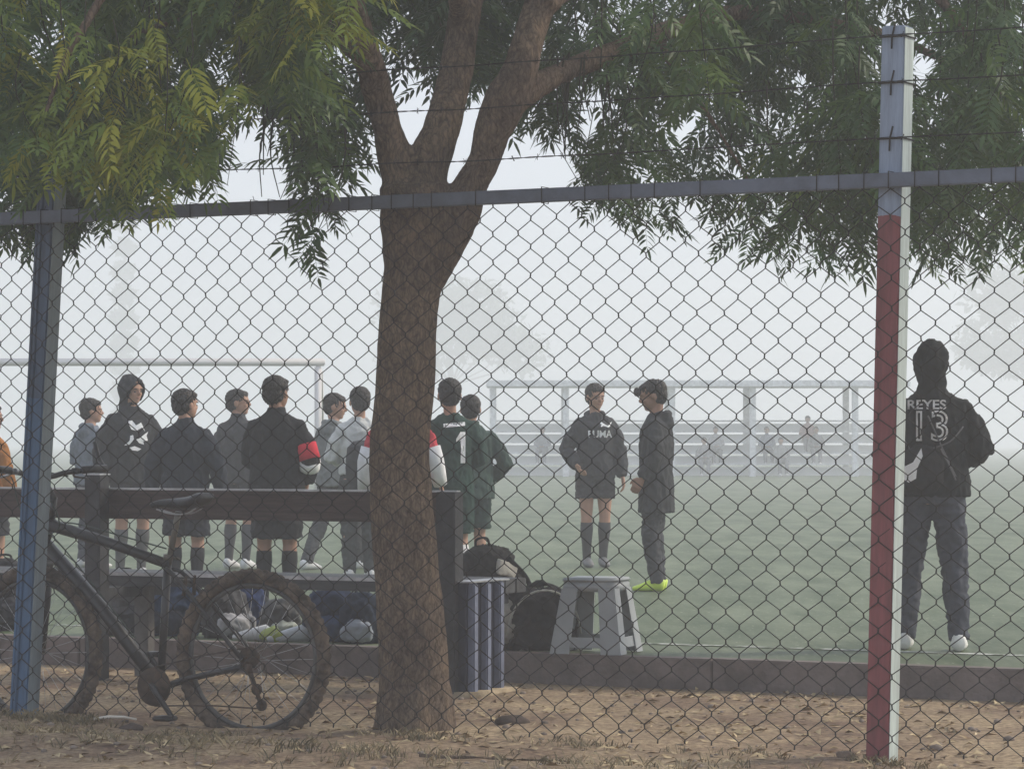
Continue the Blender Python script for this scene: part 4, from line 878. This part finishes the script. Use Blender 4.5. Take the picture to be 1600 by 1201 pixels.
for px in (770, 884, 1050, 1176, 1336, 1410):
    for dy_ in (0, 2.9):
        bm = NB(); x = at(px, 0, ST_Y).x; box(bm, (.2, .2, 2.95), (x, ST_Y + dy_, .15 + 1.475), None, .01); obj('column', bm, gm, std, smooth=False)
for k in range(5):
    bm = NB(); box(bm, (xb - xa - .5, .3, .05), ((xa + xb) / 2, ST_Y + .4 + k * .55, .55 + k * .36), None, .004); obj('seat_row', bm, gm, std, smooth=False)
    bm = NB(); box(bm, (xb - xa - .5, .04, .28), ((xa + xb) / 2, ST_Y + .68 + k * .55, .32 + k * .36), None, .004); obj('riser', bm, mat('stand_riser_hazed', (.84, .85, .87), .7), std, smooth=False)  # risers paled likewise, haze put into their colour
specs = [(1100, 0, (.25, .25, .26), 'dark'), (1118, 1, (.45, .45, .47), 'pale grey'), (1198, 1, (.22, .24, .30), 'blue grey'), (1220, 0, (.32, .32, .32), 'grey'), (1262, 2, (.4, .25, .24), 'pale reddish'), (1275, 1, (.24, .24, .25), 'smoky grey'), (848, 1, (.25, .26, .30), 'blue'), (1378, 2, (.28, .28, .28), 'charcoal')]  # clothing colours lightened to add to the fog fade
for k, (px, row, c, nm) in enumerate(specs):
    where = 'left end' if px < 900 else ('right end behind the red post' if px > 1350 else ('centre, row %s' % ('front', 'second', 'third')[row]))
    q = at(px, 0, ST_Y + .4 + row * .55)
    person('tiny spectator in %s clothes seated on the foggy bleachers, %s' % (nm, where), px, 770, 1.6, 180 + random.uniform(-20, 20), 'jacket', c, 'trousers', (.22, .22, .24), arms=('front', 'front'), seated=True, pz=.27, vox=.014, loc=Vector((q.x, q.y, .575 + row * .36 - .27 * 1.6 + .05)), group='spectators on the bleachers')

def far_tree(label, px, Y, wpx, ytop, trunk_px=18, n=2600, shape='round', seed=1):
    r = np.random.default_rng(seed); s = Y / F; base = at(px, 0, Y); base.z = .15; t = thing('distant_tree', label, 'tree', base)
    Ht = (HORIZON - ytop) * s + EYE - .15; Wd = wpx * s / 2; bm = NB()
    loft(bm, spline([(0, 0, -.2), (.05, 0, Ht * .25), (-.1, .1, Ht * .5), (.1, 0, Ht * .85)], 4), [trunk_px * s / 2 * (1 - .07 * i) for i in range(13)], 8)
    lumps = []
    for k in range(16 if shape == 'round' else 9):
        if shape == 'round':
            a = r.uniform(0, 2 * math.pi); q = r.uniform(.25, .8); lz = r.uniform(.38, .88)
            wz = math.sin(min(1, (1 - lz) / .45) * math.pi / 2) ** .5
            lumps.append((Vector((math.cos(a) * Wd * q * wz, math.sin(a) * Wd * q * wz, Ht * lz)), Wd * r.uniform(.28, .48)))
        else: lz = .15 + .8 * k / 8; lumps.append((Vector((r.uniform(-.1, .1), r.uniform(-.1, .1), Ht * lz)), Wd * (1.1 - .6 * abs(lz - .4))))
        c, rr = lumps[-1]; loft(bm, [(0, 0, Ht * .35), c * .6 + Vector((0, 0, Ht * .1)), c], [.1, .07, .03], 6)
    obj('trunk', bm, bark, t)
    V = []; Q = []
    for k in range(n):
        c, rr = lumps[r.integers(len(lumps))]; d = r.normal(0, 1, 3); d /= np.linalg.norm(d); p = np.array(c) + d * rr * r.uniform(.55, 1.08) * np.array([1, 1, .8]); sz = r.uniform(.10, .26) * Y / 125
        a = r.normal(0, 1, 3); a /= np.linalg.norm(a); b = np.cross(a, d); b /= np.linalg.norm(b) + 1e-6; i = len(V)
        V += [p - a * sz, p + b * sz * .5, p + a * sz, p - b * sz * .5]; Q.append((i, i + 1, i + 2, i + 3))
    link('crown', npmesh('crown', V, Q), mat('far_foliage', (.05, .085, .035), .8, var=.4, scale=.8), t)
far_tree('wide round tree fading into fog behind the main trunk', 705, 380, 280, 412, n=5200, seed=3)
far_tree('tree with loose crown fading into fog at the right edge', 1610, 350, 230, 395, n=4600, seed=5)
far_tree('slim tall tree fading into fog at the left, above the hooded person', 194, 420, 40, 330, n=2600, shape='slim', seed=8)

# ------------------------------------------------------------------ litter, grass and stones
def scatter_litter():
    V = []; Q = []
    for k in range(4600):
        u = rng.uniform(0, 1) ; x = rng.uniform(-2.9, 2.9); y = rng.uniform(12.2, 18)
        rk = (Vector((x, y, 0)) - K0).dot(KN)
        if rk > -.03: continue
        dens = .35 + .65 * (noise.noise(Vector((x * 1.5, y * 1.5, 7))) > -.05)
        if rng.random() > dens: continue
        z = ground_z(x, y) + .004; L = rng.uniform(.012, .038); wv = L * rng.uniform(.18, .45); a = rng.uniform(0, 6.28); c, s = math.cos(a), math.sin(a); i = len(V)
        t1 = rng.uniform(-.1, .7) * L; t2 = rng.uniform(-.3, .5) * L
        for (p, q, h) in ((-L, 0, 0), (0, -wv, t1), (L, 0, t2), (0, wv, t1 * .5)): V.append((x + p * c - q * s, y + p * s + q * c, z + max(h, 0)))
        Q.append((i, i + 1, i + 2, i + 3))
    tag(link('leaf_litter', npmesh('leaf_litter', V, Q), mat('dry_leaf', (.16, .10, .055), .8, col2=(.62, .50, .30), scale=9, ramp=(.35, .68))), 'dry fallen leaves scattered over the dirt strip', 'leaf litter', kind='stuff')
scatter_litter()
def tufts():
    V = []; T = []
    spots = []
    for k in range(430):                                             # along the bank at the fence foot, denser round the posts and the tyre
        px = rng.uniform(-60, 1660); off = rng.normal(-.95, .26)
        if px > 720 and rng.random() < .55: continue
        q = fpt(px, off); spots.append((q.x, q.y, 1.0))
    for cx, n_, o_ in ((35, 60, -.06), (100, 60, .0), (310, 16, -.1), (1375, 34, -.08), (1150, 12, -.05), (650, 40, -.1), (900, 20, -.1)):
        for _ in range(n_): q = fpt(cx + rng.normal(0, 38), o_ + rng.normal(0, .07)); spots.append((q.x, q.y, .8))
    for x, y, hs in spots:
        z = ground_z(x, y) - .004
        for b in range(rng.integers(5, 12)):
            a = rng.uniform(0, 6.28); h = rng.uniform(.015, .055) * hs; ln = rng.uniform(.2, 1.3) * h; wv = rng.uniform(.0015, .0035); px_, py_ = x + rng.normal(0, .018), y + rng.normal(0, .018)
            c, s = math.cos(a), math.sin(a); i = len(V)
            V += [(px_ - s * wv, py_ + c * wv, z), (px_ + s * wv, py_ - c * wv, z), (px_ + c * ln * .5 + s * wv * .7, py_ + s * ln * .5 - c * wv * .7, z + h * .7), (px_ + c * ln, py_ + s * ln, z + h)]
            T += [(i, i + 1, i + 2), (i, i + 2, i + 3)]
    tag(link('dry_grass', npmesh('dry_grass', V, None, T), mat('dry_grass', (.10, .085, .045), .85, col2=(.34, .27, .16), scale=5, ramp=(.4, .62))), 'thin dry grass tufts along the foot of the fence', 'grass', kind='stuff')
tufts()
def pebbles():
    bm = NB()
    for k in range(420):
        x = rng.uniform(-2.8, 2.8); y = rng.uniform(12.3, 17.6)
        if (Vector((x, y, 0)) - K0).dot(KN) > -.04: continue
        r = rng.uniform(.004, .016) * (1.7 if rng.random() < .06 else 1)
        bmesh.ops.create_icosphere(bm, subdivisions=1, radius=1, matrix=Matrix.Translation((x, y, ground_z(x, y) + r * .25)) @ Matrix.Rotation(rng.uniform(0, 6), 4, 'Z') @ Matrix.Diagonal((r * 1.3, r, r * .7, 1)))
    tag(obj('gravel', bm, mat('stone', (.22, .18, .15), .9, var=.5, scale=3)), 'small stones scattered over the dirt strip', 'gravel', kind='stuff')
pebbles()
bm = NB(); c = fpt(180, .12); c.z = .0
P = [c + Vector((-.10, 0, .0)), c + Vector((-.03, .0, .012)), c + Vector((.04, .01, .016)), c + Vector((.10, .0, .014))]
for p in P: p.z += ground_z(p.x, p.y) + .012
loft(bm, P, [.006, .007, .007, .005], 8); tag(obj('stick', bm, mat('pale_stick', (.75, .70, .62), .7)), 'short pale stick lying on the dirt behind the wire mesh', 'stick')
def clod(label, px, off, r, c, seedv):
    bm = NB(); ell(bm, (0, 0, 0), (r, r * .7, r * .45), None, 16, 10)
    for v in bm.verts: v.co *= 1 + .35 * noise.noise(v.co * 30 + Vector((seedv, 0, 0)))
    o = obj('stone', bm, mat('clod_%.2f' % c[0], c, .95, var=.3, bump=.5)); q = fpt(px, off); o.location = (q.x, q.y, ground_z(q.x, q.y) + r * .15); tag(o, label, 'stone')
clod('dark lump of earth on the dirt right of the trunk', 800, .75, .075, (.07, .05, .04), 1)
clod('dark stone on the dirt below the pale stick', 205, .0, .05, (.08, .06, .05), 2)
clod('brown stone beside the foot of the red post', 1322, .0, .045, (.14, .10, .075), 3)
bm = NB(); q = fpt(780, -.85); P = [q + Vector((x, .02 * math.sin(x * 9), ground_z(q.x + x, q.y) + .012)) for x in np.linspace(-.32, .30, 10)]
loft(bm, P, [.008 - .0005 * i for i in range(10)], 7); tag(obj('fallen_branch', bm, bark), 'thin fallen branch lying on the bank in front of the fence', 'branch')

# ------------------------------------------------------------------ fog
bm = NB(); box(bm, (700, 620, 27.5), (0, 270, 12.6))
for v in bm.verts: pass
hz = bpy.data.materials.new('fog'); hz.use_nodes = True; n = hz.node_tree.nodes; n.remove(n['Principled BSDF'])
pv = n.new('ShaderNodeVolumePrincipled'); pv.inputs['Color'].default_value = (.955, .975, 1, 1); pv.inputs['Density'].default_value = .0050; pv.inputs['Anisotropy'].default_value = .25
hz.node_tree.links.new(pv.outputs[0], n['Material Output'].inputs['Volume'])
tag(obj('haze', bm, hz, smooth=False), kind='stuff')
